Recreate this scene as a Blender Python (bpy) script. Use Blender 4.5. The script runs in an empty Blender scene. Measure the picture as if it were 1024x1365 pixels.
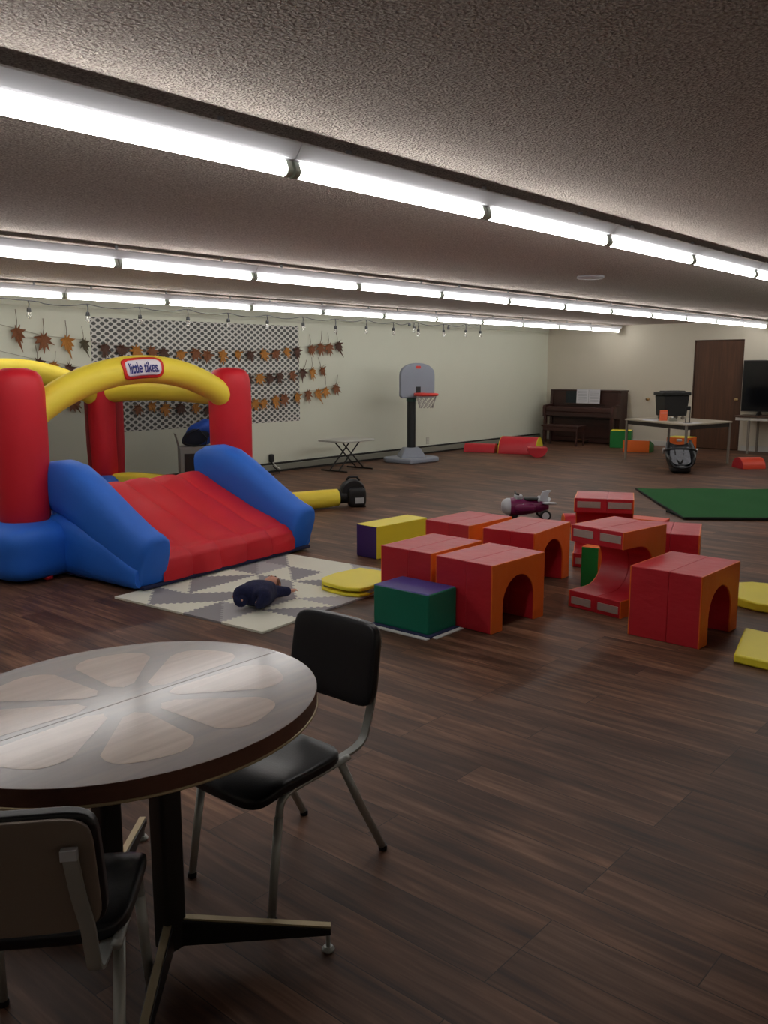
import bpy, bmesh, math, random
from mathutils import Vector, Matrix
random.seed(7)
PI = math.pi
scene = bpy.context.scene
COL = scene.collection
R = math.radians

# ------------------------------------------------------------------ materials
def s2l(c):
    c = c / 255.0
    return c / 12.92 if c <= 0.04045 else ((c + 0.055) / 1.055) ** 2.4
def rgb(r, g, b):
    return (s2l(r), s2l(g), s2l(b), 1.0)

class NT:
    """small node-tree writer"""
    def __init__(self, name):
        self.m = bpy.data.materials.new(name)
        self.m.use_nodes = True
        self.t = self.m.node_tree
        self.t.nodes.clear()
        self.out = self.t.nodes.new('ShaderNodeOutputMaterial')
    def n(self, kind, **kw):
        nd = self.t.nodes.new('ShaderNode' + kind)
        for k, v in kw.items():
            if k.startswith('i_'):
                key = k[2:]
                key = int(key) if key.isdigit() else key.replace('_', ' ')
                if hasattr(v, 'bl_idname') or isinstance(v, bpy.types.NodeSocket):
                    self.t.links.new(v, nd.inputs[key])
                else:
                    nd.inputs[key].default_value = v
            else:
                setattr(nd, k, v)
        return nd
    def math(self, op, a, b=0.0, c=None):
        nd = self.t.nodes.new('ShaderNodeMath'); nd.operation = op
        for i, v in enumerate((a, b) if c is None else (a, b, c)):
            if isinstance(v, bpy.types.NodeSocket): self.t.links.new(v, nd.inputs[i])
            else: nd.inputs[i].default_value = v
        return nd.outputs[0]
    def mix(self, f, a, b):
        nd = self.t.nodes.new('ShaderNodeMix'); nd.data_type = 'RGBA'
        for i, v in ((0, f), (6, a), (7, b)):
            if isinstance(v, bpy.types.NodeSocket): self.t.links.new(v, nd.inputs[i])
            else: nd.inputs[i].default_value = v
        return nd.outputs[2]
    def done(self, shader):
        self.t.links.new(shader, self.out.inputs[0])
        return self.m

def mat(name, col, rough=0.5, metal=0.0, spec=0.5, var=0.10, nscale=6.0, stretch=(1, 1, 1),
        bump=0.0, bscale=40.0, bstretch=(1, 1, 1), coat=0.0, bdist=0.01):
    t = NT(name)
    tc = t.n('TexCoord')
    mp = t.n('Mapping', i_Vector=tc.outputs['Object'], i_Scale=stretch)
    nz = t.n('TexNoise', i_Vector=mp.outputs[0], i_Scale=nscale, i_Detail=4.0)
    dark = tuple(x * (1 - var) for x in col[:3]) + (1,)
    lite = tuple(min(1, x * (1 + var)) for x in col[:3]) + (1,)
    c = t.mix(nz.outputs[0], dark, lite)
    p = t.n('BsdfPrincipled', i_Base_Color=c, i_Roughness=rough, i_Metallic=metal)
    p.inputs['Specular IOR Level'].default_value = spec
    p.inputs['Coat Weight'].default_value = coat
    p.inputs['Coat Roughness'].default_value = 0.15
    if bump:
        mp2 = t.n('Mapping', i_Vector=tc.outputs['Object'], i_Scale=bstretch)
        n2 = t.n('TexNoise', i_Vector=mp2.outputs[0], i_Scale=bscale, i_Detail=5.0)
        b = t.n('Bump', i_Strength=bump, i_Distance=bdist, i_Height=n2.outputs[0])
        t.t.links.new(b.outputs[0], p.inputs['Normal'])
    return t.done(p.outputs[0])

def emit_mat(name, col, strength):
    t = NT(name)
    tc = t.n('TexCoord')
    nz = t.n('TexNoise', i_Vector=tc.outputs['Object'], i_Scale=2.0)
    c = t.mix(nz.outputs[0], col, tuple(x * 0.985 for x in col[:3]) + (1,))
    e = t.n('Emission', i_Color=c, i_Strength=strength)
    return t.done(e.outputs[0])

def floor_mat():
    t = NT('dark_plank_vinyl')
    tc = t.n('TexCoord')
    sx = t.n('SeparateXYZ', i_Vector=tc.outputs['Object'])
    # planks run along world Y
    cv = t.n('CombineXYZ', i_X=sx.outputs[1], i_Y=sx.outputs[0])
    def brick(c1, c2, mort, off):
        b = t.n('TexBrick', i_Vector=cv.outputs[0], i_Color1=c1, i_Color2=c2, i_Mortar=mort,
                i_Scale=1.0, i_Mortar_Size=0.0018, i_Mortar_Smooth=0.3, i_Brick_Width=1.15, i_Row_Height=0.172)
        b.offset = 0.37; b.offset_frequency = 3
        return b
    b1 = brick((0, 0, 0, 1), (1, 1, 1, 1), (0.5, 0.5, 0.5, 1), 0)
    # per-plank shift of the grain
    sh = t.math('MULTIPLY', b1.outputs[0], 13.0)
    gx = t.math('MULTIPLY', sx.outputs[0], 26.0)
    gy = t.math('ADD', t.math('MULTIPLY', sx.outputs[1], 1.6), sh)
    gv = t.n('CombineXYZ', i_X=gx, i_Y=gy, i_Z=sh)
    g1 = t.n('TexNoise', i_Vector=gv.outputs[0], i_Scale=1.0, i_Detail=7.0, i_Roughness=0.62, i_Distortion=0.6)
    gv2 = t.n('CombineXYZ', i_X=t.math('MULTIPLY', sx.outputs[0], 5.0), i_Y=t.math('ADD', t.math('MULTIPLY', sx.outputs[1], 1.3), sh), i_Z=sh)
    g2 = t.n('TexNoise', i_Vector=gv2.outputs[0], i_Scale=1.0, i_Detail=3.0, i_Roughness=0.5)
    r1 = t.n('ValToRGB', i_Fac=g1.outputs[0])
    e = r1.color_ramp.elements
    e[0].position = 0.30; e[0].color = rgb(70, 51, 42)
    e[1].position = 0.72; e[1].color = rgb(146, 115, 95)
    m = r1.color_ramp.elements.new(0.5); m.color = rgb(108, 79, 62)
    r2 = t.n('ValToRGB', i_Fac=g2.outputs[0])
    r2.color_ramp.elements[0].position = 0.36; r2.color_ramp.elements[0].color = (0.52, 0.49, 0.49, 1)
    r2.color_ramp.elements[1].position = 0.70; r2.color_ramp.elements[1].color = (1.25, 1.22, 1.18, 1)
    mul = t.n('MixRGB', blend_type='MULTIPLY', i_Fac=1.0, i_Color1=r1.outputs[0], i_Color2=r2.outputs[0])
    tint = t.mix(b1.outputs[0], (0.82, 0.80, 0.80, 1), (1.14, 1.07, 1.0, 1))
    mul2 = t.n('MixRGB', blend_type='MULTIPLY', i_Fac=1.0, i_Color1=mul.outputs[0], i_Color2=tint)
    seam = t.mix(b1.outputs['Fac'], mul2.outputs[0], rgb(50, 37, 31))
    p = t.n('BsdfPrincipled', i_Base_Color=seam)
    rr = t.math('ADD', t.math('MULTIPLY', g1.outputs[0], 0.16), 0.40)
    t.t.links.new(rr, p.inputs['Roughness'])
    p.inputs['Specular IOR Level'].default_value = 0.22
    hb = t.math('SUBTRACT', g1.outputs[0], t.math('MULTIPLY', b1.outputs['Fac'], 1.5))
    bp = t.n('Bump', i_Strength=0.12, i_Distance=0.004, i_Height=hb)
    t.t.links.new(bp.outputs[0], p.inputs['Normal'])
    return t.done(p.outputs[0])

def ceiling_mat():
    t = NT('popcorn_ceiling')
    tc = t.n('TexCoord')
    v = t.n('TexVoronoi', i_Vector=tc.outputs['Object'], i_Scale=105.0)
    n1 = t.n('TexNoise', i_Vector=tc.outputs['Object'], i_Scale=80.0, i_Detail=4.0, i_Roughness=0.6)
    n2 = t.n('TexNoise', i_Vector=tc.outputs['Object'], i_Scale=1.2, i_Detail=2.0)
    h = t.math('ADD', t.math('MULTIPLY', n1.outputs[0], 1.3), t.math('MULTIPLY', v.outputs['Distance'], -0.7))
    hr = t.n('MapRange', i_Value=h, i_From_Min=0.05, i_From_Max=0.75)
    base = t.mix(hr.outputs[0], rgb(184, 167, 157), rgb(255, 246, 236))  # pits darker, grains paler: shading of the relief put into the colour
    base = t.mix(t.math('MULTIPLY', n2.outputs[0], 0.25), base, rgb(204, 188, 176))
    p = t.n('BsdfPrincipled', i_Base_Color=base, i_Roughness=0.95)
    p.inputs['Specular IOR Level'].default_value = 0.1
    b = t.n('Bump', i_Strength=1.0, i_Distance=0.022, i_Height=h)
    t.t.links.new(b.outputs[0], p.inputs['Normal'])
    return t.done(p.outputs[0])

def lattice_mat():
    t = NT('lattice_print')
    tc = t.n('TexCoord')
    sx = t.n('SeparateXYZ', i_Vector=tc.outputs['Object'])
    p = t.math('MULTIPLY', sx.outputs[0], PI / 0.118)
    q = t.math('MULTIPLY', sx.outputs[2], PI / 0.080)
    g = t.math('ABSOLUTE', t.math('MULTIPLY', t.math('SINE', t.math('ADD', p, q)), t.math('SINE', t.math('SUBTRACT', p, q))))
    k = t.n('MapRange', i_Value=g, i_From_Min=0.32, i_From_Max=0.48)
    c = t.mix(k.outputs[0], rgb(206, 204, 196), rgb(74, 76, 72))
    p = t.n('BsdfPrincipled', i_Base_Color=c, i_Roughness=0.6)
    return t.done(p.outputs[0])

def net_mat():
    t = NT('black_safety_net')
    tr = t.n('BsdfTransparent')
    tc = t.n('TexCoord')
    nz = t.n('TexNoise', i_Vector=tc.outputs['Object'], i_Scale=5.0)
    c = t.mix(nz.outputs[0], rgb(30, 30, 32), rgb(44, 44, 46))
    d = t.n('BsdfDiffuse', i_Color=c)
    m = t.n('MixShader', i_0=0.52)
    t.t.links.new(tr.outputs[0], m.inputs[1]); t.t.links.new(d.outputs[0], m.inputs[2])
    return t.done(m.outputs[0])

def glass_mat(name):
    t = NT(name)
    tc = t.n('TexCoord')
    nz = t.n('TexNoise', i_Vector=tc.outputs['Object'], i_Scale=30.0)
    rr = t.math('MULTIPLY', nz.outputs[0], 0.06)
    tr = t.n('BsdfTransparent')
    g = t.n('BsdfGlossy', i_Roughness=rr)
    m = t.n('MixShader', i_0=0.28)
    t.t.links.new(tr.outputs[0], m.inputs[1]); t.t.links.new(g.outputs[0], m.inputs[2])
    return t.done(m.outputs[0])

def wood_mat(name, lo, hi, rough=0.45, axis=2, scale=14.0, coat=0.0):
    st = [scale, scale, scale]; st[axis] = scale * 0.06
    t = NT(name)
    tc = t.n('TexCoord')
    mp = t.n('Mapping', i_Vector=tc.outputs['Object'], i_Scale=tuple(st))
    nz = t.n('TexNoise', i_Vector=mp.outputs[0], i_Scale=1.0, i_Detail=6.0, i_Roughness=0.6, i_Distortion=1.0)
    r = t.n('ValToRGB', i_Fac=nz.outputs[0])
    r.color_ramp.elements[0].position = 0.3; r.color_ramp.elements[0].color = lo
    r.color_ramp.elements[1].position = 0.7; r.color_ramp.elements[1].color = hi
    p = t.n('BsdfPrincipled', i_Base_Color=r.outputs[0], i_Roughness=rough)
    p.inputs['Coat Weight'].default_value = coat
    p.inputs['Coat Roughness'].default_value = 0.15
    return t.done(p.outputs[0])

M = {}
M['floor'] = floor_mat()
M['ceiling'] = ceiling_mat()
M['wall'] = mat('cream_wall_paint', rgb(212, 214, 196), 0.75, var=0.03, nscale=2.0, bump=0.05, bscale=120)
M['wall_warm'] = mat('warm_cream_wall_paint', rgb(212, 205, 187), 0.75, var=0.03, nscale=2.0, bump=0.05, bscale=120)
M['wall_white'] = mat('white_wall_paint', rgb(240, 237, 228), 0.75, var=0.03, nscale=2.0)
M['trim_white'] = mat('white_trim_paint', rgb(205, 203, 195), 0.5, var=0.03)
M['enamel'] = mat('white_enamel_steel', rgb(186, 186, 190), 0.32, var=0.02)
M['socket_white'] = mat('white_lampholder_plastic', rgb(190, 200, 188), 0.4, var=0.03)
M['tube'] = emit_mat('fluorescent_tube_glow', (1.0, 0.985, 0.96, 1), 9.0)
M['heater'] = mat('heater_grey_enamel', rgb(128, 128, 116), 0.5, var=0.05)
M['heater_dark'] = mat('heater_slot_and_shade', rgb(18, 18, 16), 0.6)
M['door'] = wood_mat('dark_stained_door_wood', rgb(70, 43, 26), rgb(98, 63, 40), 0.5)
M['door_frame'] = wood_mat('door_frame_wood', rgb(60, 36, 22), rgb(84, 52, 33), 0.5)
M['brass'] = mat('brass', rgb(190, 165, 120), 0.3, 1.0, var=0.05)
M['red_vinyl'] = mat('red_vinyl', rgb(192, 34, 48), 0.40, var=0.08, nscale=4, bump=0.5, bscale=3, bstretch=(1, 1, 2), bdist=0.03)
M['orange_vinyl'] = mat('orange_vinyl', rgb(236, 112, 38), 0.42, var=0.07, nscale=4, bump=0.5, bscale=3.5, bstretch=(1, 1, 1.6), bdist=0.03)
M['red_orange_vinyl'] = mat('bright_red_orange_vinyl', rgb(226, 72, 44), 0.42, var=0.06, bump=0.2, bscale=5)
M['green_vinyl'] = mat('dark_green_vinyl', rgb(2, 112, 88), 0.42, var=0.08, bump=0.25, bscale=5, bdist=0.01)
M['grass_green_vinyl'] = mat('grass_green_vinyl', rgb(16, 122, 52), 0.42, var=0.08, bump=0.25, bscale=5)
M['purple_vinyl'] = mat('blue_purple_vinyl', rgb(64, 62, 142), 0.42, var=0.08, bump=0.25, bscale=5, bdist=0.01)
M['dark_purple_vinyl'] = mat('deep_purple_vinyl', rgb(52, 36, 98), 0.45, var=0.08, bump=0.2, bscale=5)
M['yellow_vinyl'] = mat('yellow_vinyl', rgb(244, 228, 58), 0.45, var=0.05, bump=0.25, bscale=5, bdist=0.01)
M['velcro'] = mat('grey_hook_tape', rgb(166, 150, 142), 0.9, var=0.08, nscale=60)
M['white_tape'] = mat('pale_hook_tape', rgb(196, 198, 196), 0.9, var=0.05, nscale=40)
M['navy_liner'] = mat('navy_liner_fabric', rgb(28, 36, 76), 0.8, var=0.1)
M['inf_red'] = mat('red_inflatable_nylon', rgb(214, 24, 42), 0.55, var=0.06, nscale=3, bump=0.25, bscale=9, bdist=0.01)
M['inf_blue'] = mat('blue_inflatable_nylon', rgb(34, 112, 224), 0.55, var=0.06, nscale=3, bump=0.25, bscale=9, bdist=0.01)
M['inf_navy'] = mat('dark_blue_inflatable_floor', rgb(30, 44, 130), 0.6, var=0.06)
M['inf_yellow'] = mat('yellow_inflatable_nylon', rgb(248, 224, 70), 0.55, var=0.05, nscale=3, bump=0.2, bscale=9, bdist=0.01)
M['net'] = net_mat()
M['logo_red'] = mat('red_logo_print', rgb(222, 44, 36), 0.5, var=0.02)
M['logo_white'] = mat('white_logo_print', rgb(232, 226, 232), 0.5, var=0.02)
M['logo_blue'] = mat('navy_logo_print', rgb(28, 34, 120), 0.5, var=0.02)
M['black_plastic'] = mat('black_plastic', rgb(17, 17, 19), 0.5, var=0.1)
M['black_vinyl'] = mat('black_chair_vinyl', rgb(20, 21, 27), 0.36, var=0.12, nscale=12, bump=0.15, bscale=160, bdist=0.002)
M['back_vinyl'] = mat('grey_brown_chair_back', rgb(128, 114, 102), 0.5, var=0.05, bump=0.1, bscale=120, bdist=0.002)
M['chrome'] = mat('brushed_steel_tube', rgb(176, 180, 176), 0.38, 0.45, var=0.06, nscale=20)
M['gold'] = mat('aged_brass_strip', rgb(188, 172, 136), 0.38, 0.5, var=0.08)
M['black_metal'] = mat('black_painted_steel', rgb(20, 18, 18), 0.45, var=0.1)
M['table_dark'] = wood_mat('walnut_laminate', rgb(66, 47, 39), rgb(98, 74, 62), 0.36, axis=0, scale=18, coat=0.8)
M['table_light'] = wood_mat('light_inlay_laminate', rgb(128, 100, 80), rgb(164, 134, 110), 0.36, axis=0, scale=22, coat=0.8)
M['table_seam'] = mat('dark_table_joint', rgb(36, 25, 20), 0.5)
M['table_edge'] = wood_mat('dark_table_edging', rgb(84, 54, 43), rgb(112, 74, 58), 0.4, axis=0, scale=14)
M['mat_white'] = mat('cream_foam_tile', rgb(226, 226, 210), 0.85, var=0.03)
M['mat_grey'] = mat('grey_foam_tile', rgb(146, 144, 147), 0.85, var=0.04)
M['mat_pale'] = mat('light_grey_foam_tile', rgb(176, 175, 177), 0.85, var=0.04)
M['turf'] = mat('green_turf', rgb(10, 92, 34), 0.95, var=0.4, nscale=240, bump=0.6, bscale=300)
M['turf_edge'] = mat('black_turf_backing', rgb(14, 20, 14), 0.9)
M['leaf_brown'] = mat('brown_dry_leaf', rgb(122, 72, 38), 0.7, var=0.3, nscale=25)
M['leaf_dark'] = mat('dark_brown_dry_leaf', rgb(78, 48, 34), 0.7, var=0.3, nscale=25)
M['leaf_gold'] = mat('golden_dry_leaf', rgb(170, 112, 40), 0.7, var=0.25, nscale=25)
M['leaf_green'] = mat('dull_green_dry_leaf', rgb(74, 66, 44), 0.7, var=0.3, nscale=25)
M['twine'] = mat('thin_thread', rgb(150, 142, 124), 0.9)
M['stem'] = mat('leaf_stem', rgb(120, 104, 84), 0.8)
M['lattice'] = lattice_mat()
M['clear_glass'] = glass_mat('clear_bulb_glass')
M['hoop_grey'] = mat('grey_blow_moulded_plastic', rgb(142, 148, 160), 0.5, var=0.04)
M['hoop_rim'] = mat('red_hoop_plastic', rgb(214, 60, 48), 0.45, var=0.04)
M['hoop_pole'] = mat('black_hoop_pole', rgb(28, 32, 34), 0.45, var=0.06)
M['hoop_green'] = mat('dark_green_collar', rgb(30, 68, 60), 0.5)
M['net_white'] = mat('white_net_cord', rgb(180, 176, 170), 0.8)
M['table_grey'] = mat('light_grey_table_plastic', rgb(186, 186, 178), 0.5, var=0.03)
M['piano'] = wood_mat('dark_mahogany', rgb(46, 24, 20), rgb(70, 38, 31), 0.4, axis=1, scale=10)
M['paper'] = mat('white_paper', rgb(212, 212, 216), 0.7, var=0.03, nscale=30)
M['print'] = mat('pale_grey_print', rgb(160, 160, 166), 0.8)
M['folder'] = mat('dark_teal_cover', rgb(22, 34, 38), 0.6)
M['key_white'] = mat('ivory_keys', rgb(190, 184, 170), 0.4)
M['work_top'] = mat('pale_laminate_top', rgb(178, 168, 150), 0.4, var=0.04)
M['work_apron'] = mat('dark_apron', rgb(34, 26, 22), 0.5)
M['grey_leg'] = mat('grey_steel_leg', rgb(140, 132, 122), 0.45, 0.3)
M['orange_card'] = mat('orange_paper', rgb(236, 112, 70), 0.6, var=0.03)
M['screen'] = mat('black_tv_screen', rgb(8, 9, 14), 0.12, var=0.05)
M['tv_case'] = mat('black_tv_case', rgb(14, 14, 16), 0.4)
M['shelf_brown'] = wood_mat('brown_table_top', rgb(72, 54, 42), rgb(98, 76, 60), 0.4, axis=1, scale=10)
M['seat_black'] = mat('black_seat_shell', rgb(20, 21, 24), 0.4, var=0.1)
M['seat_pad'] = mat('grey_patterned_pad', rgb(126, 128, 134), 0.85, var=0.35, nscale=45)
M['seat_silver'] = mat('silver_trim', rgb(176, 178, 180), 0.35, 0.4)
M['magenta'] = mat('magenta_toy_plastic', rgb(122, 28, 84), 0.35, var=0.05)
M['toy_white'] = mat('pale_toy_plastic', rgb(196, 200, 206), 0.4, var=0.03)
M['rubber'] = mat('black_rubber', rgb(16, 16, 18), 0.6)
M['teal'] = mat('pale_teal_plastic', rgb(70, 140, 160), 0.4)
M['navy_fleece'] = mat('navy_fleece', rgb(26, 31, 68), 0.95, var=0.5, nscale=55, bump=0.5, bscale=90)
M['skin'] = mat('baby_skin', rgb(214, 156, 132), 0.55, var=0.05)
M['hair'] = mat('auburn_hair', rgb(104, 62, 40), 0.7, var=0.2, nscale=60, bump=0.3, bscale=80)
M['eye'] = mat('dark_eye', rgb(30, 22, 20), 0.3)
M['lip'] = mat('pink_lip', rgb(186, 104, 98), 0.5)
M['carton'] = mat('grey_carton', rgb(172, 168, 162), 0.7, var=0.05)
M['carton_panel'] = mat('dark_carton_print', rgb(46, 36, 34), 0.6, var=0.2, nscale=12)
M['bag_blue'] = mat('bright_blue_nylon', rgb(32, 88, 200), 0.5, var=0.15, nscale=8)
M['bag_mesh'] = mat('black_mesh_cloth', rgb(26, 32, 54), 0.8, var=0.2, nscale=40)
M['label_grey'] = mat('grey_sticker', rgb(176, 178, 178), 0.5)
M['outlet'] = mat('ivory_wall_plate', rgb(190, 188, 172), 0.4)
M['fold_grey'] = mat('grey_mat_lining', rgb(136, 132, 120), 0.8)

# ------------------------------------------------------------------ mesh builder
class MB:
    def __init__(s):
        s.v = []; s.f = []; s.m = []
    def add(s, vs, fs, mi=0, T=None):
        o = len(s.v)
        for p in vs:
            p = Vector(p)
            s.v.append(T @ p if T is not None else p)
        for k, f in enumerate(fs):
            s.f.append([o + i for i in f])
            s.m.append(mi[k] if isinstance(mi, (list, tuple)) else mi)
        return s
    def box(s, x0, x1, y0, y1, z0, z1, mi=0, T=None):
        # face order: -z +z -y +x +y -x
        v = [(x0, y0, z0), (x1, y0, z0), (x1, y1, z0), (x0, y1, z0), (x0, y0, z1), (x1, y0, z1), (x1, y1, z1), (x0, y1, z1)]
        f = [(3, 2, 1, 0), (4, 5, 6, 7), (0, 1, 5, 4), (1, 2, 6, 5), (2, 3, 7, 6), (3, 0, 4, 7)]
        return s.add(v, f, mi, T)
    def prism(s, poly, a, b, axis='y', mi=0, T=None, cap_mi=None):
        n = len(poly)
        def P(u, w, d):
            return {'y': (u, d, w), 'x': (d, u, w), 'z': (u, w, d)}[axis]
        v = [P(u, w, a) for u, w in poly] + [P(u, w, b) for u, w in poly]
        f = [list(range(n)), list(range(2 * n - 1, n - 1, -1))]
        f += [(i + n, (i + 1) % n + n, (i + 1) % n, i) for i in range(n)]
        cm = mi if cap_mi is None else cap_mi
        return s.add(v, f, [cm, cm] + [mi] * n, T)
    def tube(s, path, r, n=10, mi=0, closed=False, caps=True, T=None, ell=None):
        path = [Vector(p) for p in path]
        m = len(path)
        rr = r if isinstance(r, (list, tuple)) else [r] * m
        tang = []
        for i in range(m):
            a = path[(i - 1) % m] if (closed or i > 0) else path[i]
            b = path[(i + 1) % m] if (closed or i < m - 1) else path[i]
            tang.append((b - a).normalized())
        up = Vector((0, 0, 1)) if abs(tang[0].z) < 0.9 else Vector((1, 0, 0))
        nrm = (up - tang[0] * up.dot(tang[0])).normalized()
        vs = []
        for i in range(m):
            t = tang[i]
            nrm = (nrm - t * nrm.dot(t)).normalized()
            bi = t.cross(nrm)
            for k in range(n):
                a = 2 * PI * k / n
                e0, e1 = ell if ell else (1, 1)
                vs.append(path[i] + nrm * (math.cos(a) * rr[i] * e0) + bi * (math.sin(a) * rr[i] * e1))
        fs = []
        for i in range(m if closed else m - 1):
            j = (i + 1) % m
            for k in range(n):
                l = (k + 1) % n
                fs.append((i * n + k, j * n + k, j * n + l, i * n + l))
        if caps and not closed:
            fs.append(list(range(n))); fs.append(list(range(m * n - 1, (m - 1) * n - 1, -1)))
        return s.add(vs, fs, mi, T)
    def cyl(s, p, q, r, r2=None, n=16, mi=0, T=None):
        return s.tube([p, q], [r, r if r2 is None else r2], n, mi, T=T)
    def lathe(s, prof, n=24, mi=0, T=None):
        vs = []; fs = []
        m = len(prof)
        for r, z in prof:
            for k in range(n):
                a = 2 * PI * k / n
                vs.append((max(r, 1e-4) * math.cos(a), max(r, 1e-4) * math.sin(a), z))
        for i in range(m - 1):
            for k in range(n):
                l = (k + 1) % n
                fs.append((i * n + k, i * n + l, (i + 1) * n + l, (i + 1) * n + k))
        fs.append(list(range(n - 1, -1, -1))); fs.append(list(range((m - 1) * n, m * n)))
        return s.add(vs, fs, mi, T)
    def grid(s, fn, nu, nv, mi=0, T=None):
        vs = [fn(i / nu, j / nv) for i in range(nu + 1) for j in range(nv + 1)]
        fs = [(i * (nv + 1) + j, (i + 1) * (nv + 1) + j, (i + 1) * (nv + 1) + j + 1, i * (nv + 1) + j + 1) for i in range(nu) for j in range(nv)]
        return s.add(vs, fs, mi, T)
    def puff(s, c, h, p=4.0, seg=8, mi=0, T=None, warp=None):
        """rounded box: cube sphere pushed to an L-p norm"""
        pts = {}; vs = []; fs = []
        def vid(q):
            k = tuple(round(x, 5) for x in q)
            if k not in pts:
                pts[k] = len(vs)
                L = sum(abs(x) ** p for x in q) ** (1 / p)
                w = Vector((c[0] + h[0] * q[0] / L, c[1] + h[1] * q[1] / L, c[2] + h[2] * q[2] / L))
                vs.append(warp(w) if warp else w)
            return pts[k]
        g = [-1 + 2 * i / seg for i in range(seg + 1)]
        for ax in range(3):
            for sg in (-1, 1):
                for i in range(seg):
                    for j in range(seg):
                        quad = []
                        for a, b in ((g[i], g[j]), (g[i + 1], g[j]), (g[i + 1], g[j + 1]), (g[i], g[j + 1])):
                            q = [0, 0, 0]; q[ax] = sg; q[(ax + 1) % 3] = a; q[(ax + 2) % 3] = b
                            quad.append(vid(q))
                        fs.append(quad if sg > 0 else quad[::-1])
        return s.add(vs, fs, mi, T)
    def ball(s, c, r, n=14, mi=0, T=None):
        h = r if isinstance(r, (list, tuple)) else (r, r, r)
        return s.puff(c, h, 2.0, max(4, n // 2), mi, T)
    def sweep(s, path, side, secs, mi=0, T=None, caps=True):
        """path: points in a plane; side: vector normal to that plane; secs[i]: list of (a along side, b along normal)"""
        path = [Vector(p) for p in path]; side = Vector(side).normalized(); m = len(path); n = len(secs[0])
        vs = []
        for i in range(m):
            t = (path[min(i + 1, m - 1)] - path[max(i - 1, 0)]).normalized()
            nr = side.cross(t).normalized()
            for a, b in secs[i]:
                vs.append(path[i] + side * a + nr * b)
        fs = [(i * n + k, (i + 1) * n + k, (i + 1) * n + (k + 1) % n, i * n + (k + 1) % n) for i in range(m - 1) for k in range(n)]
        if caps:
            fs.append(list(range(n))); fs.append(list(range(m * n - 1, (m - 1) * n - 1, -1)))
        return s.add(vs, fs, mi, T)
    def mesh(s, name, mats, smooth=False):
        me = bpy.data.meshes.new(name)
        me.from_pydata([tuple(v) for v in s.v], [], s.f)
        for m in (mats if isinstance(mats, (list, tuple)) else [mats]):
            me.materials.append(m)
        me.polygons.foreach_set('material_index', s.m)
        bm = bmesh.new(); bm.from_mesh(me)
        bmesh.ops.recalc_face_normals(bm, faces=bm.faces)
        bm.to_mesh(me); bm.free()
        if smooth:
            me.polygons.foreach_set('use_smooth', [True] * len(me.polygons))
            if smooth is not True:
                me.set_sharp_from_angle(angle=R(smooth))
        me.update()
        return me
    def build(s, name, mats, parent=None, smooth=False, bevel=0, seg=2, subsurf=0, loc=(0, 0, 0), rot=None, ang=35):
        o = bpy.data.objects.new(name, s.mesh(name, mats, smooth or bool(bevel)))
        COL.objects.link(o)
        o.parent = parent; o.location = loc
        if rot: o.rotation_euler = rot
        if bevel:
            b = o.modifiers.new('Bevel', 'BEVEL'); b.width = bevel; b.segments = seg
            b.limit_method = 'ANGLE'; b.angle_limit = R(ang); b.harden_normals = True
        if subsurf:
            u = o.modifiers.new('Subdivision', 'SUBSURF'); u.levels = subsurf; u.render_levels = subsurf
        return o

def tag(o, label=None, cat=None, group=None, kind=None):
    if label: o['label'] = label
    if cat: o['category'] = cat
    if group: o['group'] = group
    if kind: o['kind'] = kind
    return o
def thing(name, label, cat, loc=(0, 0, 0), rz=0.0, group=None):
    o = bpy.data.objects.new(name, None); COL.objects.link(o)
    o.empty_display_size = 0.1
    o.location = loc; o.rotation_euler = (0, 0, rz)
    return tag(o, label, cat, group)
def struct(o):
    o['kind'] = 'structure'; return o
def dup(root, loc, rz, label=None, group=None, deep=True):
    c = root.copy(); COL.objects.link(c); c.location = loc; c.rotation_euler = (0, 0, rz)
    if label: c['label'] = label
    if group: c['group'] = group
    for ch in list(root.children):
        k = ch.copy(); COL.objects.link(k); k.parent = c
        for g in list(ch.children):
            q = g.copy(); COL.objects.link(q); q.parent = k
    return c
def arc(cx, cy, r, a0, a1, n):
    return [(cx + r * math.cos(R(a0 + (a1 - a0) * i / n)), cy + r * math.sin(R(a0 + (a1 - a0) * i / n))) for i in range(n + 1)]
def rrect(w, h, r, n=5, cx=0, cy=0):
    p = []
    for sx, sy, a in ((1, 1, 0), (-1, 1, 90), (-1, -1, 180), (1, -1, 270)):
        p += arc(cx + sx * (w / 2 - r), cy + sy * (h / 2 - r), r, a, a + 90, n)
    return p
def interp(tab, x):
    for (a, fa), (b, fb) in zip(tab, tab[1:]):
        if x <= b: return fa + (fb - fa) * (x - a) / (b - a)
    return tab[-1][1]
def smoothpath(pts, n=6):
    """Catmull-Rom"""
    P = [Vector(p) for p in pts]; out = []
    for i in range(len(P) - 1):
        p0 = P[max(i - 1, 0)]; p1 = P[i]; p2 = P[i + 1]; p3 = P[min(i + 2, len(P) - 1)]
        for k in range(n):
            t = k / n
            out.append(0.5 * ((2 * p1) + (p2 - p0) * t + (2 * p0 - 5 * p1 + 4 * p2 - p3) * t * t + (3 * p1 - p0 - 3 * p2 + p3) * t ** 3))
    out.append(P[-1]); return out

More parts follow.
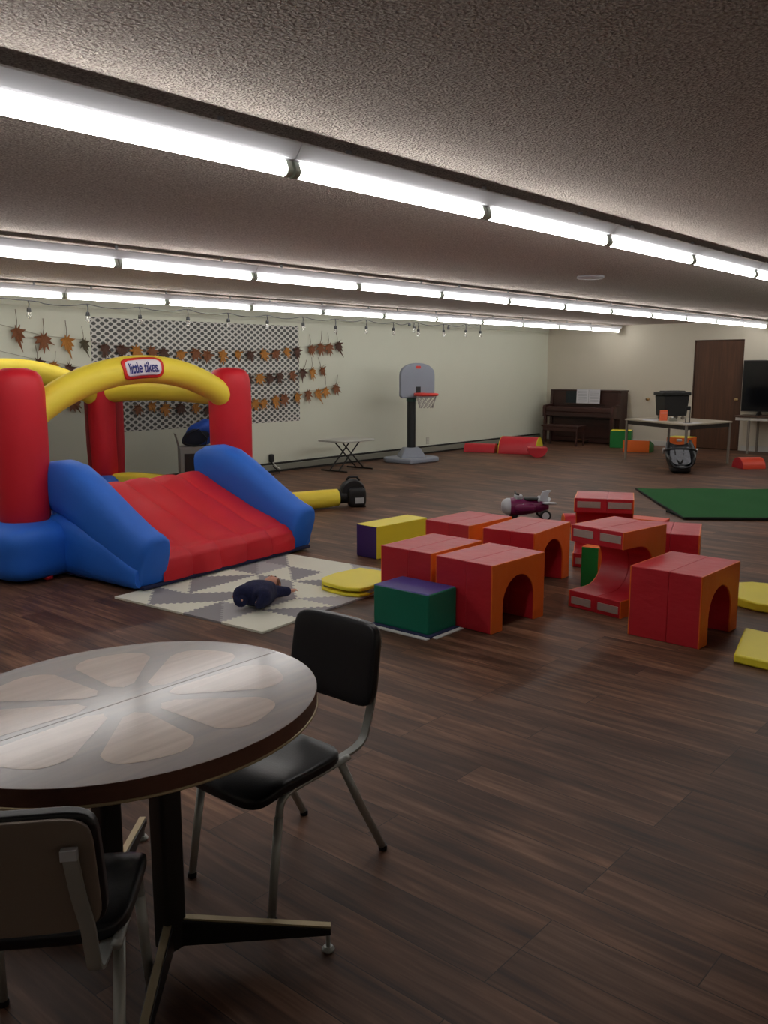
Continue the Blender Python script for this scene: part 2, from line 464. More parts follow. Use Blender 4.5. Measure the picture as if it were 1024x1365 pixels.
# ------------------------------------------------------------------ room
WX, WY, CZ = 16.87, 9.95, 2.385      # back wall, left wall, ceiling
X0, Y0 = -2.2, -2.4
struct(MB().box(X0, WX, Y0, WY, -0.1, 0).build('floor', M['floor']))
struct(MB().box(X0, WX, Y0, WY, CZ, CZ + 0.1).build('ceiling', M['ceiling']))
struct(MB().box(X0, WX + 0.15, WY, WY + 0.15, -0.1, CZ + 0.1).build('wall_left', M['wall']))
DY0, DY1, DZ = 5.80, 6.735, 2.06
wb = MB()
wb.box(WX, WX + 0.15, Y0, DY0, -0.1, CZ + 0.1).box(WX, WX + 0.15, DY1, WY, -0.1, CZ + 0.1).box(WX, WX + 0.15, DY0, DY1, DZ, CZ + 0.1)
struct(wb.build('wall_back', M['wall_warm']))
struct(MB().box(X0, WX + 0.15, Y0 - 0.15, Y0, -0.1, CZ + 0.1).build('wall_right', M['wall_white']))
struct(MB().box(X0 - 0.15, X0, Y0 - 0.15, WY + 0.15, -0.1, CZ + 0.1).build('wall_front', M['wall_white']))
struct(MB().box(X0, WX, WY - 0.02, WY, 2.277, CZ).build('trim_1', M['wall'], bevel=0.004))
bbm = MB().box(WX - 0.014, WX, Y0, DY0 - 0.05, 0, 0.10).box(WX - 0.014, WX, DY1 + 0.05, WY, 0, 0.10)
struct(bbm.build('baseboard_back', M['trim_white'], bevel=0.004))
# door
dr = bpy.data.objects.new('door_1', None); COL.objects.link(dr); dr.location = (WX, (DY0 + DY1) / 2, 0); struct(dr)
hw = (DY1 - DY0) / 2
MB().box(0.005, 0.05, -hw + 0.025, hw - 0.025, 0.008, DZ - 0.025).build('door_panel', M['door'], dr, bevel=0.003)
f = MB()
f.box(-0.006, 0.12, -hw, -hw + 0.022, 0, DZ).box(-0.006, 0.12, hw - 0.022, hw, 0, DZ).box(-0.006, 0.12, -hw, hw, DZ - 0.022, DZ)
f.build('door_frame', M['door_frame'], dr, bevel=0.002)
kn = MB()
kn.lathe([(0.028, 0), (0.028, 0.006), (0.012, 0.010), (0.011, 0.035), (0.024, 0.045), (0.029, 0.058), (0.024, 0.072), (0.010, 0.078)], 16, T=Matrix.Translation((0.006, -hw + 0.085, 0.95)) @ Matrix.Rotation(-PI / 2, 4, 'Y'))
kn.build('door_knob', M['brass'], dr, smooth=40)
# baseboard heater along the left wall
ht = thing('baseboard_heater', 'long low grey baseboard heater along the foot of the left wall', 'heater', (6.0, WY, 0))
prof = [(0, 0.03), (-0.06, 0.03), (-0.062, 0.11), (-0.05, 0.118), (0, 0.118)]
MB().prism([(y, z) for y, z in prof], 0, 10.55, axis='x').build('cover', M['heater'], ht, bevel=0.003)
MB().box(0, 10.55, -0.052, -0.002, 0.118, 0.142).build('top_slot', M['heater_dark'], ht)
MB().box(0, 10.55, -0.05, 0, 0.0, 0.03).build('shadow_gap_strip', M['heater_dark'], ht)  # dark strip standing in for the shadow gap between cover and floor

# ------------------------------------------------------------------ fluorescent rows
GX, SP, ND = 16.72, 1.205, 14
ROWS = [(2.40, 'nearest row'), (5.40, 'middle row'), (8.24, 'row above the leaf garlands')]
def make_fixture():
    root = thing('fluorescent_fixture', 'white strip light', 'ceiling light', (0, 0, CZ), 0, 'fluorescent strip lights')
    L = 2 * SP
    prof = [(-0.066, -0.034), (-0.066, -0.040), (-0.034, -0.078), (-0.028, -0.084), (-0.018, -0.084), (-0.014, -0.090),
            (0.014, -0.090), (0.018, -0.084), (0.028, -0.084), (0.034, -0.078), (0.066, -0.040), (0.066, -0.034)]
    MB().prism(prof, -L / 2 + 0.002, L / 2 - 0.002, axis='x').build('housing', M['enamel'], root)
    for a in (-0.9, 0.0, 0.9):
        MB().cyl((a, 0, 0), (a, 0, -0.036), 0.011, n=8).build('ceiling_stud', M['enamel'], root, smooth=40)
    for a in (-L / 2, 0):
        MB().cyl((a + 0.036, 0, -0.119), (a + SP - 0.036, 0, -0.119), 0.0235, n=14).build('fluorescent_tube', M['tube'], root, smooth=40)
        for e in (a + 0.019, a + SP - 0.019):
            b = MB()
            b.prism([(-0.013, -0.085), (0.013, -0.085)] + arc(0, -0.119, 0.026, 0, -180, 10), e - 0.013, e + 0.013, axis='x')
            b.build('lampholder', M['socket_white'], root, bevel=0.002)
    return root
fx0 = make_fixture()
first = True
ends = ['at its back wall end', 'second from the back wall', 'third from the back wall', 'fourth from the back wall',
        'fifth from the back wall', 'sixth from the back wall', 'seventh from the back wall']
for (ry, rn) in ROWS:
    for k in range(7):
        xc = GX - SP * (2 * k + 1)
        lab = 'strip light in the %s, %s' % (rn, ends[k])
        if first:
            fx0.location = (xc, ry, CZ); fx0['label'] = lab; first = False
        else:
            dup(fx0, (xc, ry, CZ), 0, lab)
# ceiling disc
sd = thing('smoke_detector', 'flat round white disc on the ceiling between the light rows', 'smoke detector', (7.46, 3.98, CZ))
MB().lathe([(0.12, 0), (0.125, -0.012), (0.11, -0.024), (0.06, -0.028), (0, -0.028)], 28).build('cover', M['enamel'], sd, smooth=40)

# ------------------------------------------------------------------ festoon string of bulbs
bulbs = [(4.34, 2.213, 2.036), (4.97, 2.209, 2.022), (5.59, 2.209, 2.02), (6.22, 2.215, 2.025), (6.8, 2.199, 2.026), (7.41, 2.198, 2.027), (8.02, 2.204, 2.026), (8.62, 2.199, 2.004), (9.23, 2.212, 2.02), (9.81, 2.197, 2.013), (10.17, 2.2, 2.09), (10.28, 2.208, 2.06), (10.38, 2.212, 2.017), (11.0, 2.211, 2.02), (11.12, 2.204, 2.07), (11.58, 2.231, 2.034), (11.98, 2.245, 2.031)]
SY = 8.33
st = thing('string_light', 'black cord of hanging clear bulbs strung under the far light row', 'string lights', (4.0, SY, 2.2))
pth = [Vector((-0.6, 0.02, 0.03))]
for i, (bx, z1, z0) in enumerate(bulbs):
    bx -= 4.0
    if i:
        px, pz = pth[-1].x, pth[-1].z
        if bx - px > 0.3:
            for tt in (0.25, 0.5, 0.75):
                pth.append(Vector((px + (bx - px) * tt, 0.012 * math.sin(9 * bx + tt * 5), pz * (1 - tt) + (z1 - 2.2) * tt - 0.03 * math.sin(PI * tt))))
    pth.append(Vector((bx, 0, z1 - 2.2)))
MB().tube(smoothpath(pth, 3), 0.0045, 6).build('cord', M['rubber'], st, smooth=True)
for i, (bx, z1, z0) in enumerate(bulbs):
    zt = z1 - 2.2; zb = z0 - 2.2
    sk = MB()
    sk.tube([(bx - 4, 0, zt), (bx - 4 + 0.012, 0.004, zt - 0.03), (bx - 4 + 0.004, 0, zb + 0.105)], 0.006, 6)
    sk.lathe([(0.008, 0.04), (0.018, 0.032), (0.022, 0.0), (0.018, -0.004)][::-1], 10, T=Matrix.Translation((bx - 4 + 0.004, 0, zb + 0.072)))
    so = sk.build('socket', M['rubber'], st, smooth=40)
    if i not in (10, 14):
        bb = MB()
        bb.lathe([(0.006, 0), (0.02, 0.008), (0.027, 0.028), (0.024, 0.048), (0.015, 0.066), (0.013, 0.074)], 12, T=Matrix.Translation((bx - 4 + 0.004, 0, zb)))
        bb.build('bulb', M['clear_glass'], so, smooth=True)

# ------------------------------------------------------------------ wall panel and leaf garlands
pn = MB().box(-1.76, 1.76, -0.004, 0, -0.715, 0.715)
tag(pn.build('wall_print', M['lattice'], loc=(7.72, WY - 0.001, 1.465)), 'large white paper panel printed with dark lattice on the left wall', 'poster')

def leaf_mesh(seed):
    rnd = random.Random(seed)
    lobes = [(-150, 0.42), (-128, 0.22), (-95, 0.62), (-76, 0.40), (-58, 0.70), (-40, 0.42), (-24, 0.78), (-12, 0.50), (0, 1.0), (12, 0.50), (24, 0.78), (40, 0.42), (58, 0.70), (76, 0.40), (95, 0.62), (128, 0.22), (150, 0.42), (180, 0.16)]
    pts = []
    for a, r in lobes:
        r *= rnd.uniform(0.8, 1.12); a += rnd.uniform(-4, 4)
        pts.append((r * math.sin(R(a)) * 0.55, -r * math.cos(R(a)) * 0.55))
    bend = rnd.uniform(0.1, 0.35); tw = rnd.uniform(-0.3, 0.3)
    b = MB()
    vs = [(0, -0.03, 0)]
    for x, z in pts:
        vs.append((x, -0.05 - bend * (x * x + z * z) * 1.2 + tw * x * z * 0.8 - rnd.uniform(0, 0.06), z))
    n = len(pts)
    fs = [(0, 1 + i, 1 + (i + 1) % n) for i in range(n)]
    b.add(vs, fs, 0)
    b.add([(v[0] * 0.99, v[1] - 0.012, v[2] * 0.99) for v in vs], [f[::-1] for f in fs], 0)
    return b
leaf_variants = [[leaf_mesh(10 + v).mesh('leaf', M[k]) for v in range(4)] for k in ('leaf_brown', 'leaf_dark', 'leaf_gold', 'leaf_green')]
stem_mesh = MB().tube([(0, -0.03, 0.05), (0.04, -0.04, 0.3), (0.02, -0.03, 0.62)], 0.012, 5).mesh('leaf_stem', M['stem'])
G1 = [(5.01, 1.98), (5.32, 1.91), (5.62, 1.89), (5.85, 1.87), (6.13, 1.82), (6.36, 1.81), (6.58, 1.8), (6.79, 1.79), (6.99, 1.78), (7.26, 1.76), (7.52, 1.78), (7.71, 1.75), (7.98, 1.76), (8.25, 1.77), (8.47, 1.76), (8.72, 1.78), (8.96, 1.78), (9.19, 1.82), (9.41, 1.82), (9.71, 1.86), (9.91, 1.89), (10.1, 1.89), (10.31, 1.92)]
G2 = [(5.24, 1.63), (5.44, 1.6), (5.63, 1.57), (5.87, 1.53), (6.12, 1.5), (6.39, 1.48), (6.67, 1.46), (6.95, 1.45), (7.25, 1.44), (7.5, 1.44), (7.73, 1.45), (7.99, 1.43), (8.22, 1.41), (8.45, 1.42), (8.63, 1.43), (8.85, 1.43), (9.05, 1.45), (9.29, 1.47), (9.53, 1.5), (9.73, 1.51), (9.94, 1.53)]
G3 = [(5.65, 1.16), (5.87, 1.12), (6.1, 1.09), (6.3, 1.08), (6.56, 1.06), (6.76, 1.08), (6.97, 1.05), (7.23, 1.05), (7.47, 1.04), (7.67, 1.0), (8.0, 1.01), (8.28, 1.03), (8.53, 1.06), (8.72, 1.07), (8.95, 1.1), (9.14, 1.12), (9.39, 1.14), (9.63, 1.17), (9.83, 1.18), (10.01, 1.21), (10.25, 1.25)]
C1 = '00231120120022120210001'   # tone per leaf of the top strand
gl = ['topmost autumn leaf garland on the left wall', 'middle autumn leaf garland, passing behind the red inflatable post', 'lowest autumn leaf garland on the left wall']
rnd = random.Random(3)
for gi, (G, lab) in enumerate(zip((G1, G2, G3), gl)):
    root = thing('leaf_garland', lab, 'garland', (G[0][0], WY - 0.006, G[0][1]), 0, 'leaf garlands on the wall')
    base = Vector((G[0][0], 0, G[0][1]))
    pth = [(G[0][0] - 0.45 - base.x, 0.002, G[0][1] + 0.13 - base.z)] + [(x - base.x, -0.02, z + 0.03 - base.z) for x, z in G]
    pth.append((pth[-1][0] + 0.12, 0.002, pth[-1][2] + 0.05))
    MB().tube(pth, 0.0025, 5).build('string', M['twine'], root)
    for i, (x, z) in enumerate(G):
        tone = int(C1[i % len(C1)]) if gi == 0 else rnd.choice([0, 0, 1, 1, 2])
        if gi == 0 and i == 3: tone = 3
        o = bpy.data.objects.new('leaf', leaf_variants[tone][rnd.randrange(4)]); COL.objects.link(o)
        o.parent = root
        o.location = (x - base.x, -0.012, z - base.z)
        s = (0.36 if i < 2 and gi == 0 else 0.31) * rnd.uniform(0.85, 1.15)
        if x > 9.6: s *= 1.05
        o.scale = (s * rnd.uniform(0.75, 1), s, s * rnd.uniform(0.9, 1.1))
        o.rotation_euler = (0, rnd.uniform(-0.5, 0.5), 0)
        if (gi == 0 and (i < 4 or i > 18)) or (gi == 1 and (i < 3 or i > 17)) or (gi == 2 and i > 18):
            so = bpy.data.objects.new('leaf_stem', stem_mesh); COL.objects.link(so); so.parent = o

# ------------------------------------------------------------------ foam tunnel blocks
def tunnel_outline(w, h, r, zc, n=14):
    ow = w / 2
    pts = [(-ow, 0), (-ow, h), (ow, h), (ow, 0), (r, 0), (r, zc)]
    pts += arc(0, zc, r, 0, 180, n)[1:-1]
    pts += [(-r, zc), (-r, 0)]
    return pts
TW, TD, TH = 0.555, 0.438, 0.42
def tunnel(name, label, loc, rz, w=TW, d=TD, h=TH, group=None, lying=False, velcro=False, extra=False):
    """front-left-bottom corner at loc; arch opening seen along local y; red skin, orange arched ends"""
    root = thing(name, label, 'play block', loc, rz, group)
    pts = tunnel_outline(w, h, 0.165 * w / TW, 0.155 * h / TH)
    if lying:   # opening turned to -x, arms stacked vertically
        pts = [(z, u + w / 2) for u, z in pts]
    else:
        pts = [(u + w / 2, z) for u, z in pts]
    n = len(pts)
    body = MB()
    for a, b in ((0.006, d * 0.45), (d * 0.45, d - 0.006)):
        body.prism(pts, a, b, axis='y')
    body.build('cover', M['red_vinyl'], root, bevel=0.005, seg=2, ang=50)
    for a, b in ((0, 0.012), (d - 0.012, d)):
        MB().prism(pts, a, b, axis='y').build('end_panel', M['orange_vinyl'], root, bevel=0.005, seg=2, ang=50)
    if velcro:
        for z in ((w - 0.075), 0.025):
            for a in (0.02, d / 2 + 0.025):
                MB().box(-0.004, 0.004, a, a + d / 2 - 0.05, z, z + 0.05).build('hook_strip', M['velcro'], root, bevel=0.002)
    return root
G_T = 'red and orange foam tunnel blocks'
tunnel('foam_tunnel', 'red foam tunnel with orange arch, just right of the green and purple box', (4.224, 2.822, 0), R(-2.5), group=G_T)
tunnel('foam_tunnel', 'red foam tunnel at the far right front, before the yellow floor mats', (4.754, 1.779, 0), R(-1.4), group=G_T)
tunnel('foam_tunnel', 'red foam tunnel wedged behind the green box, its arch against its neighbour', (4.262, 3.305, 0), R(0.3), d=0.42, group=G_T)
tunnel('foam_tunnel', 'red foam tunnel behind the yellow block end, rearmost of the left cluster', (5.21, 3.69, 0), R(-1.3), d=0.42, group=G_T)
tunnel('foam_tunnel', 'red foam tunnel with open orange arch at the back right of the left cluster', (5.25, 3.16, 0), R(5.0), w=0.60, d=0.42, group=G_T)
tunnel('foam_tunnel', 'red foam tunnel tipped on its side, curved mouth open, behind the front right tunnel', (5.03, 2.39, 0), R(-8.7), h=0.48, d=0.41, lying=True, velcro=True, group=G_T)
tunnel('foam_tunnel', 'rearmost red foam tunnel on its side, pale strips across its top edge', (6.34, 2.94, 0), R(25.5), h=0.42, d=0.455, lying=True, velcro=True, group=G_T)

def pbox(name, label, cat, loc, rz, w, d, h, mats, bevel=0.012, group=None, fm=None):
    """padded box: faces -z +z -y +x +y -x take the given material slots"""
    root = thing(name, label, cat, loc, rz, group)
    MB().box(0, w, 0, d, 0, h, fm or [0, 1, 0, 0, 0, 0]).build('cover', mats, root, bevel=bevel, seg=3)
    return root
pbox('foam_block', 'long foam block, yellow on top and sides with a purple end', 'play block', (5.329, 4.702, 0), R(-2.75), 0.632, 0.24, 0.275,
     [M['yellow_vinyl'], M['dark_purple_vinyl']], 0.008, 'padded foam blocks', fm=[0, 0, 0, 0, 0, 1])
gb = pbox('foam_block', 'dark green foam box with a purple top, in front of the left tunnels', 'play block', (3.945, 3.077, 0.006), R(0.5), 0.28, 0.431, 0.25,
          [M['green_vinyl'], M['purple_vinyl']], 0.012, 'padded foam blocks')
MB().box(-0.03, 0.272, -0.03, 0.431, -0.006, 0.006).build('base_flap', M['navy_liner'], gb, bevel=0.003)
MB().box(-0.062, -0.028, -0.03, 0.43, -0.006, 0.0).build('hook_strip', M['white_tape'], gb)
MB().box(0.0, 0.27, -0.06, -0.028, -0.006, 0.0).build('hook_strip', M['white_tape'], gb)
pbox('foam_block', 'small foam block, green front and orange side, in the mouth of the tipped tunnel', 'play block', (5.63, 2.86, 0), R(8), 0.16, 0.13, 0.30,
     [M['orange_vinyl'], M['grass_green_vinyl']], 0.008, 'padded foam blocks', fm=[0, 0, 0, 0, 0, 1])
tunnel('foam_tunnel', 'red foam tunnel half hidden between the tipped tunnel and the front right one', (5.94, 2.26, 0), R(20), w=0.50, group=G_T)

def half_round(name, label, loc, rz, L, r, mats, up=True, group='half round foam pieces', tilt=0.0):
    """half cylinder along local x; up=True rests on its flat side"""
    root = thing(name, label, 'play block', loc, rz, group)
    pts = arc(0, 0, r, 0, 180, 16) if up else [(x, r - z * 1.0) for x, z in arc(0, 0, r, 0, 180, 16)]
    b = MB().prism(pts, 0.006, L - 0.006, axis='x')
    rot = (0, tilt, 0)
    b.build('cover', mats[0], root, bevel=0.008, seg=2, ang=50, rot=rot)
    for a, c in ((0, 0.008), (L - 0.008, L)):
        MB().prism(pts, a, c, axis='x').build('end_panel', mats[1], root, bevel=0.003, ang=50, rot=rot)
    return root
half_round('foam_half_round', 'orange half round foam piece flat side up behind the rear tipped tunnel', (7.60, 3.42, 0), R(8), 0.20, 0.18, (M['red_orange_vinyl'], M['orange_vinyl']), up=False)
half_round('foam_half_round', 'red half round foam piece peeking out left of the rear tipped tunnel', (7.74, 4.34, 0), R(-52), 0.26, 0.12, (M['red_vinyl'], M['orange_vinyl']), up=True)
half_round('foam_half_round', 'lone orange half round foam piece on the floor at the far right', (13.92, 4.78, 0), R(-42), 0.38, 0.17, (M['red_orange_vinyl'], M['red_vinyl']), up=True)
half_round('foam_half_round', 'big red half round foam piece with yellow end, largest of three by the left wall', (13.74, 9.02, 0), R(-72), 0.70, 0.30, (M['red_vinyl'], M['yellow_vinyl']), up=True)
half_round('foam_half_round', 'long low red foam bolster against the left wall heater', (13.42, 9.62, 0), R(-68), 0.58, 0.16, (M['red_vinyl'], M['red_vinyl']), up=True)
half_round('foam_half_round', 'small red half round foam piece lying like a bowl before the big one', (13.28, 7.98, 0), R(35), 0.32, 0.17, (M['red_vinyl'], M['red_vinyl']), up=False)
pbox('foam_block', 'upright green foam block with yellow top beside the piano', 'play block', (15.95, 7.52, 0), R(20), 0.34, 0.40, 0.34, [M['grass_green_vinyl'], M['yellow_vinyl']], 0.01, 'padded foam blocks')
wd = thing('foam_wedge', 'low orange foam wedge with green end under the work table', 'play block', (15.36, 6.88, 0), R(15), 'padded foam blocks')
MB().prism([(0, 0), (0.45, 0), (0.45, 0.12), (0, 0.22)], 0, 0.48, axis='y', mi=0).build('cover', M['orange_vinyl'], wd, bevel=0.008, seg=2)
MB().prism([(0.0, 0), (0.45, 0), (0.45, 0.12), (0.0, 0.22)], -0.012, 0.0, axis='y').build('end_panel', M['grass_green_vinyl'], wd)
pbox('foam_block', 'orange foam block with yellow top under the work table near the door', 'play block', (15.5, 6.2, 0), R(0), 0.36, 0.42, 0.30, [M['orange_vinyl'], M['yellow_vinyl']], 0.01, 'padded foam blocks')

# ------------------------------------------------------------------ yellow mats, turf
def slab(name, label, cat, poly, z0, th, m, group=None, bevel=0.012):
    cx = sum(p[0] for p in poly) / len(poly); cy = sum(p[1] for p in poly) / len(poly)
    b = MB().prism([(x - cx, y - cy) for x, y in poly], 0, th, axis='z')
    o = b.build(name, m, loc=(cx, cy, z0), bevel=bevel, seg=3, ang=50)
    return tag(o, label, cat, group)
def rot_rect(ox, oy, rz, w, d):
    u = (math.cos(rz), math.sin(rz)); v = (-u[1], u[0])
    return [(ox + u[0] * a + v[0] * b, oy + u[1] * a + v[1] * b) for a, b in ((0, 0), (w, 0), (w, d), (0, d))]
slab('floor_pad', 'yellow square foam floor pad at the right edge, nearest the camera', 'floor mat', [(4.66, 1.555), (4.62, 0.98), (5.14, 0.90), (5.20, 1.68)], 0, 0.05, M['yellow_vinyl'], 'yellow floor pads')
slab('floor_pad', 'yellow rounded foam floor pad behind the front right tunnel', 'floor mat', [(5.80, 1.92), (5.76, 1.80), (5.77, 1.60), (5.85, 1.40), (6.35, 1.42), (6.40, 1.60), (6.38, 1.85), (6.33, 2.02), (6.24, 2.10), (6.05, 2.12), (5.90, 2.05)], 0, 0.06, M['yellow_vinyl'], 'yellow floor pads')
fp = thing('floor_pad', 'yellow pad folded in half with grey lining, on the corner of the foam tile mat', 'floor mat', (4.45, 4.17, 0.014), R(8), 'yellow floor pads')
pf = [(0.36, -0.20), (0.36, 0.17), (0.10, 0.23), (-0.06, 0.22), (-0.15, 0.15), (-0.18, 0.03), (-0.20, -0.10), (-0.17, -0.19), (-0.10, -0.215)]
MB().prism(pf, 0, 0.022, axis='z').build('lower_half', M['yellow_vinyl'], fp, bevel=0.008, seg=2)
MB().prism([(x * 0.985 + 0.008, y * 0.99 - 0.012) for x, y in pf if x > -0.16], 0.020, 0.040, axis='z').build('lining', M['fold_grey'], fp)
MB().prism(pf, 0.038, 0.066, axis='z').build('upper_half', M['yellow_vinyl'], fp, bevel=0.010, seg=2)
tf = thing('turf_mat', 'rectangle of green artificial turf on the floor at right', 'turf mat', (8.827, 3.536, 0), R(-52.5))
MB().grid(lambda a, b: (a * 3.6, b * 2.24, 0.022 + 0.012 * math.sin(a * 7) * math.exp(-b * 5) + 0.004 * math.sin(a * 23 + b * 9)), 40, 20).build('grass_pile', M['turf'], tf, smooth=True)
MB().box(0, 3.6, 0, 2.24, 0, 0.010).build('backing', M['turf_edge'], tf)
MB().tube([(0.0, 0.0, 0.014), (1.2, -0.012, 0.02), (2.4, -0.004, 0.016), (3.6, -0.01, 0.02)], 0.016, 6).build('hem', M['turf_edge'], tf)
MB().tube([(0.0, 0.0, 0.014), (-0.012, 0.35, 0.018), (-0.01, 1.1, 0.014), (0.0, 2.24, 0.014)], 0.012, 6).build('hem', M['turf_edge'], tf)
MB().tube([(-0.02, 0.30, 0.012), (-0.08, 0.38, 0.03), (-0.06, 0.46, 0.012)], 0.012, 6).build('tie', M['turf_edge'], tf)

# ------------------------------------------------------------------ foam tile mat with toothed joints
TL, TK = 0.35, 0.013
fm = thing('foam_play_mat', 'grey and cream interlocking foam tile mat in front of the inflatable slide', 'play mat', (3.351, 3.872, 0), R(5.0))
def toothed(p, q, teeth, amp):
    """zigzag polyline p->q; identical whichever side asks for it"""
    flip = (p > q)
    a, b = (q, p) if flip else (p, q)
    dx, dy = b[0] - a[0], b[1] - a[1]; L = math.hypot(dx, dy); nx, ny = -dy / L, dx / L
    pts = []
    for i in range(teeth):
        for t, s in ((0.2, 1), (0.5, 1), (0.7, -1), (1.0, -1)):
            k = (i + t) / teeth
            if 0.03 < k < 0.97: pts.append((a[0] + dx * k + nx * amp * s, a[1] + dy * k + ny * amp * s))
    pts = [a] + pts + [b]
    return pts[::-1] if flip else pts
NU, NV = 5, 4
cells = {  # (u index, v index): 'x' whole or (low-left, up-right, diagonal)
    (0, 0): 'w', (0, 1): ('g', 'p', '/'), (0, 2): ('w', 'g', '\\'), (0, 3): ('w', 'g', '/'),
    (1, 0): ('g', 'w', '\\'), (1, 1): ('w', 'g', '/'), (1, 2): ('g', 'w', '\\'), (1, 3): ('w', 'g', '/'),
    (2, 0): ('p', 'w', '\\'), (2, 1): ('g', 'w', '/'), (2, 2): ('w', 'g', '/'), (2, 3): ('g', 'w', '\\'),
    (3, 0): ('w', 'w', '/'), (3, 1): ('g', 'w', '\\'), (3, 2): ('w', 'g', '/'), (3, 3): ('g', 'p', '/'),
    (4, 0): ('p', 'g', '\\'), (4, 1): ('w', 'p', '/'), (4, 2): ('w', 'w', '\\'), (4, 3): ('g', 'w', '/')}
mm = {'w': M['mat_white'], 'g': M['mat_grey'], 'p': M['mat_pale']}
def edge(p, q):
    on = any(abs(p[k] - q[k]) < 1e-6 and (abs(p[k]) < 1e-6 or abs(p[k] - lim) < 1e-6) for k, lim in ((0, NU * TL), (1, NV * TL)))
    if on: return [p, q]
    L = math.hypot(p[0] - q[0], p[1] - q[1])
    return toothed(p, q, max(6, int(L / 0.042)), 0.009)
def tile(poly, key):
    pts = []
    for i in range(len(poly)):
        pts += edge(poly[i], poly[(i + 1) % len(poly)])[:-1]
    MB().prism(pts, 0, TK, axis='z').build('foam_tile', mm[key], fm)
for (i, j), c in cells.items():
    a, b, d, e = (i * TL, j * TL), ((i + 1) * TL, j * TL), ((i + 1) * TL, (j + 1) * TL), (i * TL, (j + 1) * TL)
    a, b, d, e = [tuple(round(x, 5) for x in q) for q in (a, b, d, e)]
    if isinstance(c, str): tile([a, b, d, e], c)
    elif c[2] == '\\': tile([a, b, e], c[0]); tile([b, d, e], c[1])
    else: tile([a, b, d], c[1]); tile([a, d, e], c[0])

# ------------------------------------------------------------------ bounce house
bh = thing('bounce_house', 'red, blue and yellow inflatable bounce house with a red slide', 'bounce house', (3.20, 6.40, 0), R(5.7))
W, D = 2.21, 1.90
posts = [(0, 0), (W, 0), (W, D), (0, D)]
def wrinkle(amp, f):
    return lambda w: Vector((w.x + amp * math.sin(f * w.z + 3 * w.y), w.y + amp * math.sin(f * w.z * 0.8 + 4 * w.x), w.z))
for i, (px, py) in enumerate(posts):
    MB().puff((px, py, 0.218), (0.355, 0.365, 0.216), 4.2, 12, warp=wrinkle(0.006, 17)).build('base_cushion', M['inf_blue'], bh, smooth=True)
    pr_ = [(0.16, 0.36), (0.182, 0.41), (0.192, 0.56), (0.198, 0.75), (0.200, 1.05), (0.200, 1.30), (0.196, 1.42), (0.180, 1.50), (0.145, 1.545), (0.08, 1.568), (0.0, 1.572)]
    MB().lathe(pr_, 32, T=Matrix.Translation((px, py, 0))).build('post', M['inf_red'], bh, smooth=50)
# bed and side walls
MB().puff((W / 2, D / 2, 0.13), (W / 2, D / 2, 0.13), 6, 10).build('bounce_floor', M['inf_navy'], bh, smooth=True)
def wall_cushion(p, q):
    p = Vector((p[0], p[1], 0)); q = Vector((q[0], q[1], 0)); d = (q - p).normalized(); L = (q - p).length
    ang = math.atan2(d.y, d.x)
    T = Matrix.Translation(p) @ Matrix.Rotation(ang, 4, 'Z')
    MB().puff((L / 2, 0, 0.36), (L / 2 - 0.1, 0.12, 0.115), 4, 10, T=T).build('side_wall', M['inf_yellow'], bh, smooth=True)
    MB().puff((L / 2, 0, 0.15), (L / 2 - 0.1, 0.16, 0.148), 4, 10, T=T).build('side_base', M['inf_blue'], bh, smooth=True)
wall_cushion(posts[1], posts[2]); wall_cushion(posts[2], posts[3]); wall_cushion(posts[3], posts[0])
# arches
def arch_path(p, q, z0, zm, z1, off=0.0, n=28):
    out = []
    for i in range(n + 1):
        t = i / n
        k = 1 - (2 * t - 1) ** 2
        z = (z0 * (1 - t) + z1 * t) + (zm - (z0 + z1) / 2) * (k ** 0.85)
        out.append((p[0] + (q[0] - p[0]) * t, p[1] + (q[1] - p[1]) * t - off, z))
    return out
front = arch_path((0.05, 0), (W - 0.05, 0), 1.17, 1.555, 1.25, 0.03)
AR = 0.115
MB().tube(front, [AR * (0.97 + 0.06 * math.sin(PI * i / 28)) for i in range(29)], 24).build('arch', M['inf_yellow'], bh, smooth=True)
MB().tube(arch_path((W, 0.05), (W, D - 0.05), 1.30, 1.35, 1.30), 0.112, 24).build('arch', M['inf_yellow'], bh, smooth=True)
MB().tube(arch_path((0.05, D), (W - 0.05, D), 1.22, 1.545, 1.22), 0.115, 24).build('arch', M['inf_yellow'], bh, smooth=True)
MB().tube(arch_path((0, 0.05), (0, D - 0.05), 1.30, 1.35, 1.30), 0.112, 24).build('arch', M['inf_yellow'], bh, smooth=True)
# nets
def net_panel(p, q, z0, zt):
    p = Vector((p[0], p[1], 0)); q = Vector((q[0], q[1], 0))
    nrm = Vector((0, 0, 1)).cross((q - p).normalized())
    def fn(a, b):
        w = p.lerp(q, a); zz = z0 + (zt(a) - z0) * b
        w = w + nrm * (0.012 * math.sin(a * 21 + b * 3) * (1 - b) * b * 4)
        return (w.x, w.y, zz)
    MB().grid(fn, 30, 6).build('safety_net', M['net'], bh, smooth=True)
net_panel(posts[1], posts[2], 0.44, lambda a: 1.30)
net_panel(posts[2], posts[3], 0.44, lambda a: 1.25 + 0.26 * (1 - (2 * a - 1) ** 2))
net_panel(posts[3], posts[0], 0.44, lambda a: 1.30)
